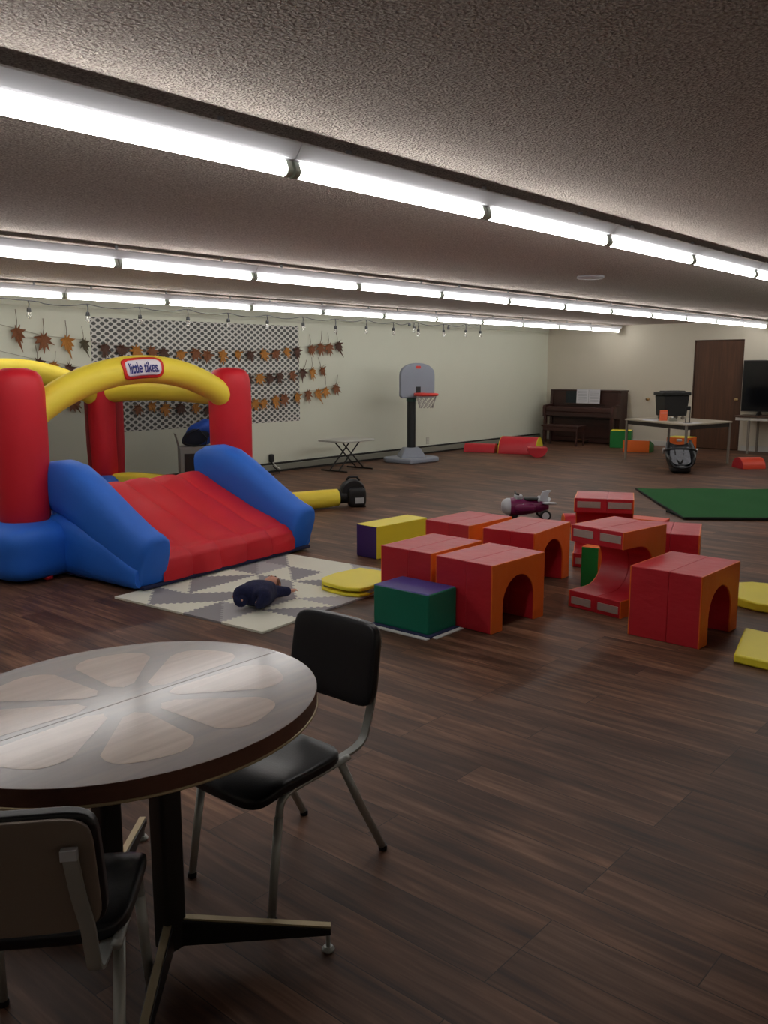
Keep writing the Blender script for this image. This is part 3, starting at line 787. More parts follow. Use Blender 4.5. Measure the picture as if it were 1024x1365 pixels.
# slide bumpers
def rsec(w, h, p=3.2, n=24):
    out = []
    for k in range(n):
        a = 2 * PI * k / n; c, s_ = math.cos(a), math.sin(a)
        L = (abs(c) ** p + abs(s_) ** p) ** (1 / p)
        out.append((w / 2 * c / L, h / 2 * s_ / L))
    return out
def bumper(xc, w):
    ctr = [(0.02, 0.66), (-0.10, 0.672), (-0.22, 0.672), (-0.34, 0.648), (-0.48, 0.578), (-0.64, 0.485), (-0.82, 0.380), (-1.0, 0.282), (-1.10, 0.235), (-1.16, 0.215), (-1.20, 0.205), (-1.215, 0.20)]
    hs = [0.30, 0.385, 0.42, 0.43, 0.425, 0.415, 0.405, 0.395, 0.395, 0.40, 0.385, 0.33]
    ws = [0.72, 0.92, 1, 1, 1, 1, 1, 1, 1, 0.98, 0.93, 0.80]
    b = MB()
    b.sweep([(xc, y, z) for y, z in ctr], (-1, 0, 0), [rsec(w * k, h) for k, h in zip(ws, hs)])
    b.build('slide_bumper', M['inf_blue'], bh, smooth=60)
bumper(0.225, 0.27)
bumper(1.845, 0.27)
# flank cushion under each bumper
for xc in (0.20, 1.86):
    ctr = [(-0.12, 0.25), (-0.20, 0.25), (-0.45, 0.235), (-0.75, 0.185), (-0.98, 0.135), (-1.10, 0.11), (-1.16, 0.105)]
    hs = [0.42, 0.47, 0.45, 0.355, 0.26, 0.205, 0.16]
    MB().sweep([(xc, y, z) for y, z in ctr], (-1, 0, 0), [rsec(0.25, h) for h in hs]).build('slide_flank', M['inf_blue'], bh, smooth=60)
# quilted slide bed
prof = [(0.08, 0.56), (0.02, 0.615), (-0.06, 0.635), (-0.18, 0.60), (-0.36, 0.525), (-0.54, 0.450), (-0.72, 0.378), (-0.88, 0.320), (-1.02, 0.276), (-1.12, 0.245), (-1.185, 0.195), (-1.20, 0.12), (-1.20, 0.045)]
def bed(a, b):
    n = len(prof) - 1
    k = min(int(b * n), n - 1); f_ = b * n - k
    y = prof[k][0] * (1 - f_) + prof[k + 1][0] * f_; z = prof[k][1] * (1 - f_) + prof[k + 1][1] * f_
    x = 0.31 + a * 1.45
    ch = abs(math.sin(PI * a * 5)) ** 0.55
    lo = 0.5 + 0.5 * min(1, abs(b - 0.70) / 0.06)
    q = 0.030 * ch * (0.55 + 0.45 * min(1, abs(b - 0.34) / 0.10)) * lo - 0.02
    q += 0.006 * math.sin(14 * a + 6 * b) * math.sin(17 * b)
    ny, nz = (-0.42, 0.9) if b < 0.72 else (-0.85, 0.5)
    if b > 0.86: ny, nz = -1, 0
    return (x, y + ny * q, z + nz * q)
MB().grid(bed, 100, 60).build('slide_bed', M['inf_red'], bh, smooth=True)
MB().prism([(0.1, 0.03), (0.1, 0.52), (-0.1, 0.56), (-0.6, 0.38), (-1.05, 0.21), (-1.165, 0.15), (-1.165, 0.03)], 0.30, 1.77, axis='x').build('slide_core', M['inf_blue'], bh)
MB().box(0.12, 1.95, -1.19, -0.1, 0.016, 0.045).build('slide_sole', M['navy_liner'], bh, bevel=0.01)
MB().puff((-0.02, -0.27, 0.02), (0.035, 0.035, 0.02), 3, 4).build('anchor_tab', M['inf_red'], bh, smooth=True)
# badge on the front arch
def on_arch(s, h):
    """s: arc length from the left end, h: height offset on the outer (front) face"""
    acc = 0
    for i in range(len(front) - 1):
        p, q = Vector(front[i]), Vector(front[i + 1]); L = (q - p).length
        if acc + L >= s or i == len(front) - 2:
            f_ = (s - acc) / L; c = p.lerp(q, f_)
            t0 = (Vector(front[i + 1]) - Vector(front[max(i - 1, 0)])).normalized(); t1 = (Vector(front[min(i + 2, 28)]) - p).normalized()
            t = t0.lerp(t1, f_).normalized()
            break
        acc += L
    out = Vector((0, -1, 0)); up = Vector((0, -1, 0)).cross(t); up = -up if up.z < 0 else up
    th = h / AR
    return c, out, up, th
def wrap(s, h, lift):
    c, o_, u_, th = on_arch(s, h)
    r = AR * 1.03 + lift
    return c + o_ * (r * math.cos(th)) + u_ * (r * math.sin(th))
BS, BH = 1.115, 0.020
def badge(name, w, h, r, lift, m, thick=0.004):
    b = MB(); nu, nv = 24, 10
    ps = []
    def fn(a, bb):
        # rounded rectangle by squeezing a grid
        x = (a - 0.5) * w; y = (bb - 0.5) * h
        ex = w / 2; 
        yy = y / (h / 2)
        lim = ex - r + r * math.sqrt(max(0, 1 - (max(0, abs(y) - (h / 2 - r)) / r) ** 2))
        x = x / ex * lim
        return wrap(BS + x, BH + y, lift)
    b.grid(fn, nu, nv)
    o = b.build(name, m, bh, smooth=True)
    sl = o.modifiers.new('Solidify', 'SOLIDIFY'); sl.thickness = thick; sl.offset = 0
    return o
badge('badge_border', 0.42, 0.182, 0.06, 0.004, M['logo_red'])
badge('badge_field', 0.362, 0.126, 0.042, 0.008, M['logo_white'])
cu = bpy.data.curves.new('badge_text', 'FONT'); cu.body = 'little tikes.'; cu.size = 0.1; cu.align_x = 'CENTER'; cu.align_y = 'CENTER'
cu.offset = 0.0022; cu.extrude = 0.0; cu.space_character = 0.96
to = bpy.data.objects.new('badge_text_source', cu); COL.objects.link(to)
bpy.context.view_layer.update()
me = bpy.data.meshes.new_from_object(to.evaluated_get(bpy.context.evaluated_depsgraph_get()))
bpy.data.objects.remove(to)
xs = [v.co.x for v in me.vertices]; ys = [v.co.y for v in me.vertices]
sx = 0.305 / (max(xs) - min(xs)); mx = (max(xs) + min(xs)) / 2; my = (max(ys) + min(ys)) / 2; sy = 0.080 / (max(ys) - min(ys))
bm = bmesh.new(); bm.from_mesh(me)
bmesh.ops.triangulate(bm, faces=bm.faces)
for _ in range(4):
    le = [e for e in bm.edges if e.calc_length() > 0.018]
    if not le: break
    bmesh.ops.subdivide_edges(bm, edges=le, cuts=1)
    bmesh.ops.triangulate(bm, faces=bm.faces)
bm.to_mesh(me); bm.free()
for v in me.vertices:
    v.co = wrap(BS + (v.co.x - mx) * sx, BH + (v.co.y - my) * sy, 0.0145)
me.name = 'badge_text'; me.materials.clear(); me.materials.append(M['logo_blue'])
to = bpy.data.objects.new('badge_text', me); COL.objects.link(to); to.parent = bh
# inflation sleeve to the blower
def to_local(p, o, rz):
    dx, dy = p[0] - o[0], p[1] - o[1]
    return (dx * math.cos(rz) + dy * math.sin(rz), -dx * math.sin(rz) + dy * math.cos(rz), p[2])
slv = [to_local(p, (3.20, 6.40), R(5.7)) for p in ((5.55, 7.45, 0.12), (6.1, 7.28, 0.105), (6.6, 7.05, 0.105), (6.95, 6.90, 0.11), (7.08, 6.84, 0.115))]
MB().tube(slv, [0.10, 0.102, 0.103, 0.103, 0.098], 18).build('air_sleeve', M['inf_yellow'], bh, smooth=60)

# blower
bl = thing('air_blower', 'black air blower on the floor at the end of the yellow sleeve', 'blower', (7.26, 6.80, 0), R(-35))
MB().lathe([(0.05, -0.075), (0.13, -0.075), (0.145, -0.05), (0.145, 0.05), (0.13, 0.075), (0.05, 0.075)], 28, T=Matrix.Translation((0.02, 0, 0.165)) @ Matrix.Rotation(PI / 2, 4, 'X')).build('fan_housing', M['black_plastic'], bl, smooth=40)
MB().puff((0.05, -0.09, 0.115), (0.105, 0.06, 0.112), 4, 8).build('motor_cover', M['black_plastic'], bl, smooth=True)
MB().cyl((-0.06, 0, 0.12), (-0.165, 0.0, 0.115), 0.085, n=18).build('outlet_spout', M['black_plastic'], bl, smooth=40)
MB().box(-0.02, 0.15, -0.12, 0.09, 0, 0.02).build('foot', M['black_plastic'], bl, bevel=0.006)
MB().tube([(-0.05, 0, 0.30), (-0.02, 0, 0.335), (0.07, 0, 0.335), (0.10, 0, 0.29)], 0.014, 8).build('handle', M['black_plastic'], bl, smooth=True)
MB().box(0.02, 0.12, -0.153, -0.148, 0.05, 0.115).build('sticker', M['label_grey'], bl)

# ------------------------------------------------------------------ things behind the bounce house
ca = thing('carton', 'grey cardboard carton with a dark picture panel behind the netting', 'box', (6.72, 8.95, 0), R(-30))
MB().box(-0.2, 0.2, -0.14, 0.14, 0, 0.60).build('carton_body', M['carton'], ca, bevel=0.006)
MB().box(-0.15, 0.06, -0.145, -0.138, 0.14, 0.52).build('picture_panel', M['carton_panel'], ca)
MB().box(0.09, 0.19, -0.145, -0.138, 0.2, 0.46).build('text_panel', M['paper'], ca)
MB().add([(-0.2, -0.14, 0.60), (-0.2, 0.14, 0.60), (-0.24, 0.14, 0.76), (-0.24, -0.14, 0.76)], [(0, 1, 2, 3)]).build('flap', M['carton'], ca)
bg = thing('nylon_bag', 'bright blue nylon bag with black mesh front, lying on the grey carton', 'bag', (6.74, 8.95, 0.60), R(-30))
MB().puff((0.05, 0.02, 0.16), (0.19, 0.14, 0.16), 2.4, 10, warp=lambda w: Vector((w.x + 0.35 * (w.z - 0.1), w.y + 0.02 * math.sin(20 * w.z), w.z + 0.015 * math.sin(25 * w.x)))).build('bag_body', M['bag_blue'], bg, smooth=True)
MB().puff((-0.02, -0.09, 0.12), (0.16, 0.05, 0.11), 2.4, 8, warp=lambda w: Vector((w.x + 0.5 * (w.z - 0.1), w.y, w.z))).build('mesh_front', M['bag_mesh'], bg, smooth=True)
MB().tube([(-0.18, -0.13, 0.05), (-0.12, -0.15, 0.16), (0.02, -0.16, 0.22), (0.12, -0.15, 0.1), (0.10, -0.14, 0.02), (-0.05, -0.15, 0.015)], 0.009, 6, closed=True).build('strap', M['rubber'], bg, smooth=True)

# ------------------------------------------------------------------ outlets
def outlet(label, x, z):
    o = thing('wall_outlet', label, 'outlet', (x, WY, z), 0, 'wall outlets')
    MB().prism(rrect(0.085, 0.13, 0.01), -0.007, 0, axis='y').build('cover_plate', M['outlet'], o, bevel=0.002)
    for s_ in (-0.028, 0.028):
        MB().prism(rrect(0.034, 0.036, 0.012, cy=s_), -0.010, -0.004, axis='y').build('receptacle', M['trim_white'], o)
    return o
outlet('ivory wall outlet with a black adapter plugged in, right of the inflatable post', 8.843, 0.21)
outlet('bare ivory wall outlet right of the basketball hoop', 12.686, 0.23)
ad = thing('power_adapter', 'black power adapter with cord, plugged in the wall by the inflatable', 'adapter', (8.843, WY - 0.010, 0.215))
MB().puff((0, -0.03, 0), (0.038, 0.03, 0.062), 5, 6).build('adapter_body', M['black_plastic'], ad, smooth=True)
MB().tube(smoothpath([(0, -0.035, -0.05), (0.01, -0.05, -0.12), (0.06, -0.12, -0.19), (0.0, -0.2, -0.215), (-0.16, -0.24, -0.216)], 5), 0.008, 6).build('adapter_cord', M['rubber'], ad, smooth=True)
MB().tube(smoothpath([(0.012, -0.045, -0.06), (0.05, -0.07, -0.12), (0.11, -0.10, -0.17)], 4), 0.009, 6).build('white_lead', M['trim_white'], ad, smooth=True)

# ------------------------------------------------------------------ toy basketball hoop
hp = thing('basketball_hoop', 'toy basketball hoop with grey backboard against the left wall', 'basketball hoop', (11.38, 9.27, 0), R(0))
bs = MB()
bs.prism([(-0.38, -0.30), (0.30, -0.36), (0.40, -0.20), (0.34, 0.34), (-0.30, 0.36), (-0.42, 0.2)], 0, 0.085, axis='z')
bs.build('base', M['hoop_grey'], hp, bevel=0.03, seg=3)
MB().add([(-0.22, -0.20, 0.08), (0.22, -0.20, 0.08), (0.22, 0.20, 0.08), (-0.22, 0.20, 0.08), (-0.13, -0.11, 0.24), (0.13, -0.11, 0.24), (0.13, 0.11, 0.24), (-0.13, 0.11, 0.24)],
         [(3, 2, 1, 0), (4, 5, 6, 7), (0, 1, 5, 4), (1, 2, 6, 5), (2, 3, 7, 6), (3, 0, 4, 7)], T=Matrix.Rotation(R(-38), 4, 'Z')).build('base_hump', M['hoop_grey'], hp, bevel=0.02, seg=3)
MB().lathe([(0.072, 0.2), (0.072, 1.06), (0.0, 1.06)], 20).build('pole', M['hoop_pole'], hp, smooth=40)
MB().lathe([(0.084, 1.0), (0.084, 1.07), (0.0, 1.07)], 20).build('collar', M['hoop_green'], hp, smooth=40)
bd = [(-0.36, 1.10), (-0.32, 1.06), (0.32, 1.06), (0.36, 1.10), (0.36, 1.42)] + [(0.36 * math.cos(R(a)), 1.42 + 0.21 * math.sin(R(a)) ** 0.8) for a in range(12, 180, 12)] + [(-0.36, 1.42)]
bd_ang = R(-25)
T_b = Matrix.Translation((0.04, -0.03, 0)) @ Matrix.Rotation(R(-12), 4, 'Z')
bo = MB().prism(bd, -0.10, -0.04, axis='y', T=T_b).build('backboard', M['hoop_grey'], hp, bevel=0.015, seg=3)
MB().box(-0.05, 0.05, -0.104, -0.10, 1.10, 1.245, T=T_b).build('target_mark', M['hoop_pole'], bo)
MB().prism(rrect(0.10, 0.045, 0.018, cx=0.0, cy=1.56), -0.104, -0.10, axis='y', T=T_b).build('maker_badge', M['hoop_rim'], bo)
ring = MB()
rc = (0.0, -0.31)
ring.tube([(rc[0] + 0.18 * math.cos(2 * PI * k / 24), rc[1] + 0.18 * math.sin(2 * PI * k / 24), 1.12) for k in range(24)], 0.022, 8, closed=True, T=T_b)
ring.box(-0.09, 0.09, -0.16, -0.10, 1.095, 1.145, T=T_b)
ring.build('rim', M['hoop_rim'], hp, smooth=40)
nt = MB()
for k in range(12):
    for sg in (-1, 1):
        pts = []
        for j in range(5):
            a = 2 * PI * (k + sg * j * 0.5) / 12; rr = 0.165 - 0.014 * j
            pts.append((rc[0] + rr * math.cos(a), rc[1] + rr * math.sin(a), 1.105 - 0.05 * j))
        nt.tube(pts, 0.005, 4, T=T_b)
nt.build('hoop_net', M['net_white'], hp)

# ------------------------------------------------------------------ small folding table by the wall
ft = thing('folding_table', 'small grey folding table with crossed black legs by the left wall', 'table', (9.82, 9.27, 0), R(2))
MB().box(-0.36, 0.36, -0.27, 0.27, 0.445, 0.475).build('tabletop', M['table_grey'], ft, bevel=0.012, seg=3)
for s_ in (-0.09, 0.09):
    MB().tube([(-0.30, s_, 0.012), (0.20, s_, 0.445)], 0.011, 8).build('leg', M['black_metal'], ft, smooth=40)
    MB().tube([(0.30, s_ * 0.86, 0.012), (-0.20, s_ * 0.86, 0.445)], 0.011, 8).build('leg', M['black_metal'], ft, smooth=40)
MB().tube([(-0.30, -0.26, 0.012), (-0.30, 0.26, 0.012)], 0.012, 8).build('foot_bar', M['black_metal'], ft, smooth=40)
MB().tube([(0.30, -0.26, 0.012), (0.30, 0.26, 0.012)], 0.012, 8).build('foot_bar', M['black_metal'], ft, smooth=40)

# ------------------------------------------------------------------ piano, bench, music
pi_ = thing('upright_piano', 'dark mahogany upright piano in the far corner', 'piano', (WX - 0.03, 8.82, 0))
PW = 0.77
c = MB()
c.box(-0.36, 0, -PW, PW, 0.02, 1.06)
c.build('case', M['piano'], pi_, bevel=0.006)
MB().box(-0.39, 0.0, -PW - 0.02, PW + 0.02, 1.06, 1.09).build('lid', M['piano'], pi_, bevel=0.006)
for s_ in (-1, 1):
    MB().prism([(-0.39, 0.0), (-0.33, 0.0), (-0.33, 1.06), (-0.37, 1.06), (-0.39, 0.80), (-0.66, 0.77), (-0.68, 0.72), (-0.68, 0.54), (-0.39, 0.52)], s_ * PW - 0.03, s_ * PW + 0.03, axis='y').build('cheek', M['piano'], pi_, bevel=0.005)
    MB().box(-0.66, -0.60, s_ * (PW - 0.01) - 0.03, s_ * (PW - 0.01) + 0.03, 0.0, 0.55).build('leg', M['piano'], pi_, bevel=0.006)
MB().box(-0.66, -0.36, -PW + 0.03, PW - 0.03, 0.56, 0.64).build('keybed', M['piano'], pi_, bevel=0.004)
MB().box(-0.66, -0.36, -PW + 0.03, PW - 0.03, 0.64, 0.74).build('fallboard', M['piano'], pi_, bevel=0.02, seg=3)
MB().box(-0.385, -0.36, -PW + 0.08, PW - 0.08, 0.12, 0.50).build('lower_panel', M['piano'], pi_, bevel=0.006)
MB().box(-0.42, -0.36, -0.45, 0.45, 0.80, 0.815).build('music_ledge', M['piano'], pi_, bevel=0.003)
for y_ in (-0.09, 0.0, 0.09):
    MB().box(-0.50, -0.36, y_ - 0.02, y_ + 0.02, 0.06, 0.075).build('pedal', M['brass'], pi_, bevel=0.004)
ms = thing('sheet_music', 'open white sheet music book standing on the piano', 'sheet music', (WX - 0.432, 8.72, 0.816))
for s_, a in ((1, R(6)), (-1, R(-8))):
    T = Matrix.Rotation(R(3), 4, 'Y') @ Matrix.Rotation(a * 0.5, 4, 'Z')
    y0, y1 = (0.004, 0.265) if s_ > 0 else (-0.265, -0.004)
    MB().box(-0.006, 0.0, y0, y1, 0.002, 0.285, T=T).build('page', M['paper'], ms)
    ln = MB()
    for k in range(8):
        ln.box(-0.0075, -0.006, y0 + 0.03, y1 - 0.03, 0.04 + k * 0.028, 0.047 + k * 0.028, T=T)
    ln.build('staves', M['print'], ms)
tag(MB().box(-0.02, 0.0, -0.13, 0.13, 0, 0.27, T=Matrix.Rotation(R(3), 4, 'Y')).build('music_book', M['folder'], loc=(WX - 0.412, 9.11, 0.816)), 'dark closed music book leaning left of the open pages', 'book')
bn = thing('piano_bench', 'dark wooden piano bench in front of the piano', 'bench', (15.78, 8.90, 0))
MB().box(-0.17, 0.17, -0.42, 0.42, 0.37, 0.40).build('seat', M['piano'], bn, bevel=0.008)
MB().box(-0.15, 0.15, -0.39, 0.39, 0.29, 0.37).build('apron', M['piano'], bn, bevel=0.004)
for sx_ in (-1, 1):
    for sy_ in (-1, 1):
        MB().cyl((sx_ * 0.14, sy_ * 0.37, 0), (sx_ * 0.14, sy_ * 0.37, 0.30), 0.018, 0.026, 10).build('leg', M['piano'], bn, smooth=40)

# ------------------------------------------------------------------ work table and what stands on it
cor = [(14.04, 6.75), (13.22, 5.33), (14.50, 5.10), (15.10, 6.42)]
cx, cy = sum(p[0] for p in cor) / 4, sum(p[1] for p in cor) / 4
wt = thing('work_table', 'pale topped table with dark apron and thin grey legs in front of the door', 'table', (cx, cy, 0))
loc_c = [(x - cx, y - cy) for x, y in cor]
MB().prism(loc_c, 0.665, 0.69, axis='z').build('tabletop', M['work_top'], wt, bevel=0.004)
MB().prism([(x * 0.96, y * 0.96) for x, y in loc_c], 0.60, 0.665, axis='z').build('apron', M['work_apron'], wt)
for x, y in loc_c:
    MB().cyl((x * 0.955, y * 0.955, 0), (x * 0.955, y * 0.955, 0.665), 0.022, n=10).build('leg', M['grey_leg'], wt, smooth=40)
WTZ = 0.69
bnn = thing('storage_bin', 'black lidded storage bin on casters, standing on the work table', 'bin', (14.38, 6.08, WTZ), R(-38))
b = MB()
b.add([(-0.20, -0.15, 0.06), (0.20, -0.15, 0.06), (0.20, 0.15, 0.06), (-0.20, 0.15, 0.06), (-0.225, -0.17, 0.40), (0.225, -0.17, 0.40), (0.225, 0.17, 0.40), (-0.225, 0.17, 0.40)],
      [(3, 2, 1, 0), (4, 5, 6, 7), (0, 1, 5, 4), (1, 2, 6, 5), (2, 3, 7, 6), (3, 0, 4, 7)])
b.build('bin_body', M['black_plastic'], bnn, bevel=0.015, seg=2)
MB().prism(rrect(0.51, 0.40, 0.05), 0.40, 0.455, axis='z').build('lid', M['black_plastic'], bnn, bevel=0.012)
MB().prism(rrect(0.36, 0.28, 0.05), 0.455, 0.475, axis='z').build('lid_panel', M['black_plastic'], bnn, bevel=0.008)
for sx_ in (-1, 1):
    for sy_ in (-1, 1):
        MB().cyl((sx_ * 0.15, sy_ * 0.11 - 0.015, 0.03), (sx_ * 0.15, sy_ * 0.11 + 0.015, 0.03), 0.03, n=12).build('caster', M['grey_leg'], bnn, smooth=40)
cd = thing('card_stand', 'bright orange card standing in front of the black bin', 'card', (13.93, 6.02, WTZ), R(-38))
MB().box(-0.06, 0.06, -0.02, 0.02, 0.0, 0.17).build('card', M['orange_card'], cd, bevel=0.002)
MB().box(-0.055, 0.055, -0.022, -0.0195, 0.12, 0.13).build('printed_line', M['paper'], cd)
for lab, x, y, w, d, rz in (('white papers spread left of the orange card', 13.92, 6.24, 0.30, 0.24, 20), ('white sheet lying at the near corner of the work table', 13.58, 5.42, 0.30, 0.21, -30)):
    tag(MB().box(-w / 2, w / 2, -d / 2, d / 2, 0, 0.004).build('paper_sheet', M['paper'], loc=(x, y, WTZ), rot=(0, 0, R(rz))), lab, 'paper', 'papers on the work table')
sm = thing('tape_dispenser', 'small grey desk item right of the orange card', 'desk item', (13.90, 5.84, WTZ), R(-40))
MB().prism([(-0.07, 0), (0.07, 0), (0.06, 0.03), (0.0, 0.06), (-0.06, 0.05)], -0.025, 0.025, axis='y').build('dispenser_body', M['heater'], sm, bevel=0.005)
MB().cyl((-0.015, -0.02, 0.045), (-0.015, 0.02, 0.045), 0.022, n=14).build('roll', M['paper'], sm, smooth=40)
uf = thing('wire_stand', 'slim black upright loop standing near the table corner', 'stand', (13.55, 5.46, WTZ), R(-38))
MB().tube([(-0.035, 0, 0.0), (-0.035, 0, 0.23), (-0.02, 0, 0.25), (0.02, 0, 0.25), (0.035, 0, 0.23), (0.035, 0, 0.0)], 0.007, 8).build('loop', M['black_metal'], uf, smooth=40)
MB().box(-0.042, 0.042, -0.012, 0.012, 0.20, 0.265).build('grip', M['black_plastic'], uf, bevel=0.01)
MB().box(-0.06, 0.06, -0.05, 0.05, 0.0, 0.006).build('foot_plate', M['black_metal'], uf, bevel=0.002)

# wall knob
wk = thing('wall_hook', 'small round brass hook on the cream wall between piano and door', 'hook', (WX, 7.62, 0.92))
T = Matrix.Rotation(-PI / 2, 4, 'Y')
MB().lathe([(0.03, 0), (0.03, 0.005), (0.012, 0.01), (0.011, 0.03), (0.03, 0.045), (0.03, 0.06), (0.012, 0.07), (0, 0.07)], 16, T=T).build('knob_body', M['brass'], wk, smooth=40)

# ------------------------------------------------------------------ television on its table
tt = thing('side_table', 'low brown topped table with white apron below the television', 'table', (16.55, 4.78, 0))
MB().box(-0.28, 0.28, -0.92, 0.92, 0.655, 0.685).build('tabletop', M['shelf_brown'], tt, bevel=0.004)
MB().box(-0.26, 0.26, -0.90, 0.90, 0.60, 0.655).build('apron', M['trim_white'], tt)
for sx_ in (-0.25, 0.25):
    for sy_ in (-0.66, 0.66):
        MB().box(sx_ - 0.018, sx_ + 0.018, sy_ - 0.018, sy_ + 0.018, 0, 0.60).build('leg', M['grey_leg'], tt)
tv = thing('television', 'large black flat television standing at the right edge by the door', 'television', (16.62, 4.88, 0.685))
MB().box(-0.03, 0.03, -0.82, 0.82, 0.065, 0.99).build('tv_case', M['tv_case'], tv, bevel=0.006)
MB().box(-0.033, -0.029, -0.80, 0.80, 0.085, 0.972).build('screen', M['screen'], tv)
for s_ in (-0.5, 0.5):
    MB().prism([(-0.14, 0), (0.14, 0), (0.02, 0.075), (-0.02, 0.075)], s_ - 0.015, s_ + 0.015, axis='y').build('foot', M['tv_case'], tv)

# ------------------------------------------------------------------ infant car seat
cs = thing('infant_car_seat', 'black infant car seat with grey patterned pad on the floor before the work table', 'car seat', (12.88, 5.27, 0), R(-62))
def shell(a, b):
    # a: around the rim from side to side, b: along the length
    y = -0.30 + 0.62 * b
    w = 0.20 * (0.75 + 0.35 * math.sin(PI * (0.15 + 0.75 * b)))
    th = PI * a
    depth = interp([(0, 0.17), (0.35, 0.25), (0.7, 0.20), (1, 0.10)], b)
    zt = interp([(0, 0.24), (0.3, 0.27), (0.6, 0.34), (1, 0.46)], b)
    return (w * math.cos(th), y, zt - depth * math.sin(th) ** 0.7)
o = MB().grid(shell, 20, 16).build('shell', M['seat_black'], cs, smooth=True)
so = o.modifiers.new('Solidify', 'SOLIDIFY'); so.thickness = 0.03
def pad(a, b):
    x, y, z = shell(0.22 + 0.56 * a, 0.15 + 0.68 * b)
    return (x * 0.86, y, z + 0.065 + 0.008 * math.sin(a * 20) * math.sin(b * 20))
MB().grid(pad, 18, 16).build('pad', M['seat_pad'], cs, smooth=True)
MB().puff((0, 0.0, 0.06), (0.15, 0.26, 0.06), 4, 8).build('base', M['seat_black'], cs, smooth=True)
hd = [(0.235 * math.cos(R(a)), 0.12 - 0.24 * math.sin(R(a)), 0.30 + 0.06 * math.sin(R(a))) for a in range(0, 181, 12)]
MB().tube(hd, 0.016, 8).build('carry_handle', M['seat_black'], cs, smooth=True)
for s_ in (-1, 1):
    MB().cyl((s_ * 0.225, 0.12, 0.30), (s_ * 0.25, 0.12, 0.30), 0.045, n=16).build('handle_pivot', M['seat_silver'], cs, smooth=40)
    MB().tube([(s_ * 0.07, 0.25, 0.35), (s_ * 0.06, 0.10, 0.19), (s_ * 0.01, -0.05, 0.13)], 0.014, 6).build('harness_strap', M['rubber'], cs, smooth=True)
MB().puff((0, 0.30, 0.45), (0.04, 0.02, 0.02), 4, 6).build('head_label', M['seat_silver'], cs, smooth=True)

# ------------------------------------------------------------------ toy ride-on aeroplane
ap = thing('ride_on_plane', 'magenta and white toy ride-on aeroplane on the floor behind the red tunnels', 'ride-on toy', (7.80, 4.82, 0), R(131))
AX = Matrix.Translation((0, 0, 0.135)) @ Matrix.Rotation(PI / 2, 4, 'Y')
MB().lathe([(0.035, -0.24), (0.05, -0.20), (0.075, -0.08), (0.095, 0.04), (0.095, 0.12), (0.088, 0.16)], 20, T=AX).build('fuselage', M['magenta'], ap, smooth=50)
MB().lathe([(0.088, 0.155), (0.088, 0.19), (0.072, 0.225), (0.045, 0.245), (0.0, 0.25)], 20, T=AX).build('nose_cone', M['toy_white'], ap, smooth=50)
MB().puff((0.02, 0, 0.13), (0.13, 0.12, 0.05), 3, 8).build('wheel_fairing', M['magenta'], ap, smooth=True)
MB().prism([(-0.245, 0.155), (-0.14, 0.175), (-0.155, 0.24), (-0.175, 0.29), (-0.225, 0.305), (-0.275, 0.30), (-0.24, 0.275), (-0.235, 0.22)], -0.014, 0.014, axis='y').build('tail_fin', M['toy_white'], ap, bevel=0.008)
for s_ in (-1, 1):
    MB().puff((-0.20, s_ * 0.12, 0.17), (0.055, 0.09, 0.014), 3, 6, warp=lambda w: Vector((w.x - 0.25 * abs(w.y), w.y, w.z + 0.12 * abs(w.y)))).build('tail_wing', M['toy_white'], ap, smooth=True)
    w = MB()
    w.lathe([(0.02, -0.016), (0.05, -0.018), (0.057, -0.008), (0.057, 0.008), (0.05, 0.018), (0.02, 0.016)], 20, T=Matrix.Translation((-0.19, s_ * 0.135, 0.057)) @ Matrix.Rotation(PI / 2, 4, 'X'))
    wo = w.build('wheel', M['rubber'], ap, smooth=40)
    MB().lathe([(0.0, -0.021), (0.036, -0.021), (0.040, 0.0), (0.036, 0.021), (0.0, 0.021)], 18, T=Matrix.Translation((-0.19, s_ * 0.135, 0.057)) @ Matrix.Rotation(PI / 2, 4, 'X')).build('hubcap', M['toy_white'], wo, smooth=40)
    MB().prism([(0.05, 0.15), (0.065, 0.165), (0.03, 0.175), (0.015, 0.16), (-0.02, 0.155), (0.01, 0.145)], s_ * 0.088, s_ * 0.094, axis='y').build('decal', M['toy_white'], ap)
MB().cyl((-0.19, -0.13, 0.057), (-0.19, 0.13, 0.057), 0.01, n=8).build('axle', M['black_metal'], ap)
fw = MB().cyl((0.12, -0.02, 0.045), (0.12, 0.02, 0.045), 0.045, n=18).build('wheel', M['rubber'], ap, smooth=40)
MB().puff((-0.06, 0, 0.215), (0.085, 0.07, 0.02), 3, 6).build('seat', M['black_plastic'], ap, smooth=True)
MB().tube([(-0.13, -0.075, 0.20), (-0.14, 0, 0.235), (-0.13, 0.075, 0.20)], 0.014, 8).build('seat_rim', M['toy_white'], ap, smooth=True)
MB().puff((0.075, 0, 0.235), (0.045, 0.06, 0.03), 3, 6).build('dashboard', M['toy_white'], ap, smooth=True)
MB().tube([(0.09, -0.12, 0.275), (0.10, -0.04, 0.27), (0.10, 0.04, 0.27), (0.09, 0.12, 0.275)], 0.010, 8).build('handlebar', M['black_plastic'], ap, smooth=True)
te = thing('toy_ring', 'small pale teal toy just behind the yellow block', 'toy', (6.55, 5.48, 0))
MB().tube([(0.055 * math.cos(2 * PI * k / 18), 0.055 * math.sin(2 * PI * k / 18), 0.035) for k in range(18)], 0.034, 10, closed=True).build('ring', M['teal'], te, smooth=True)

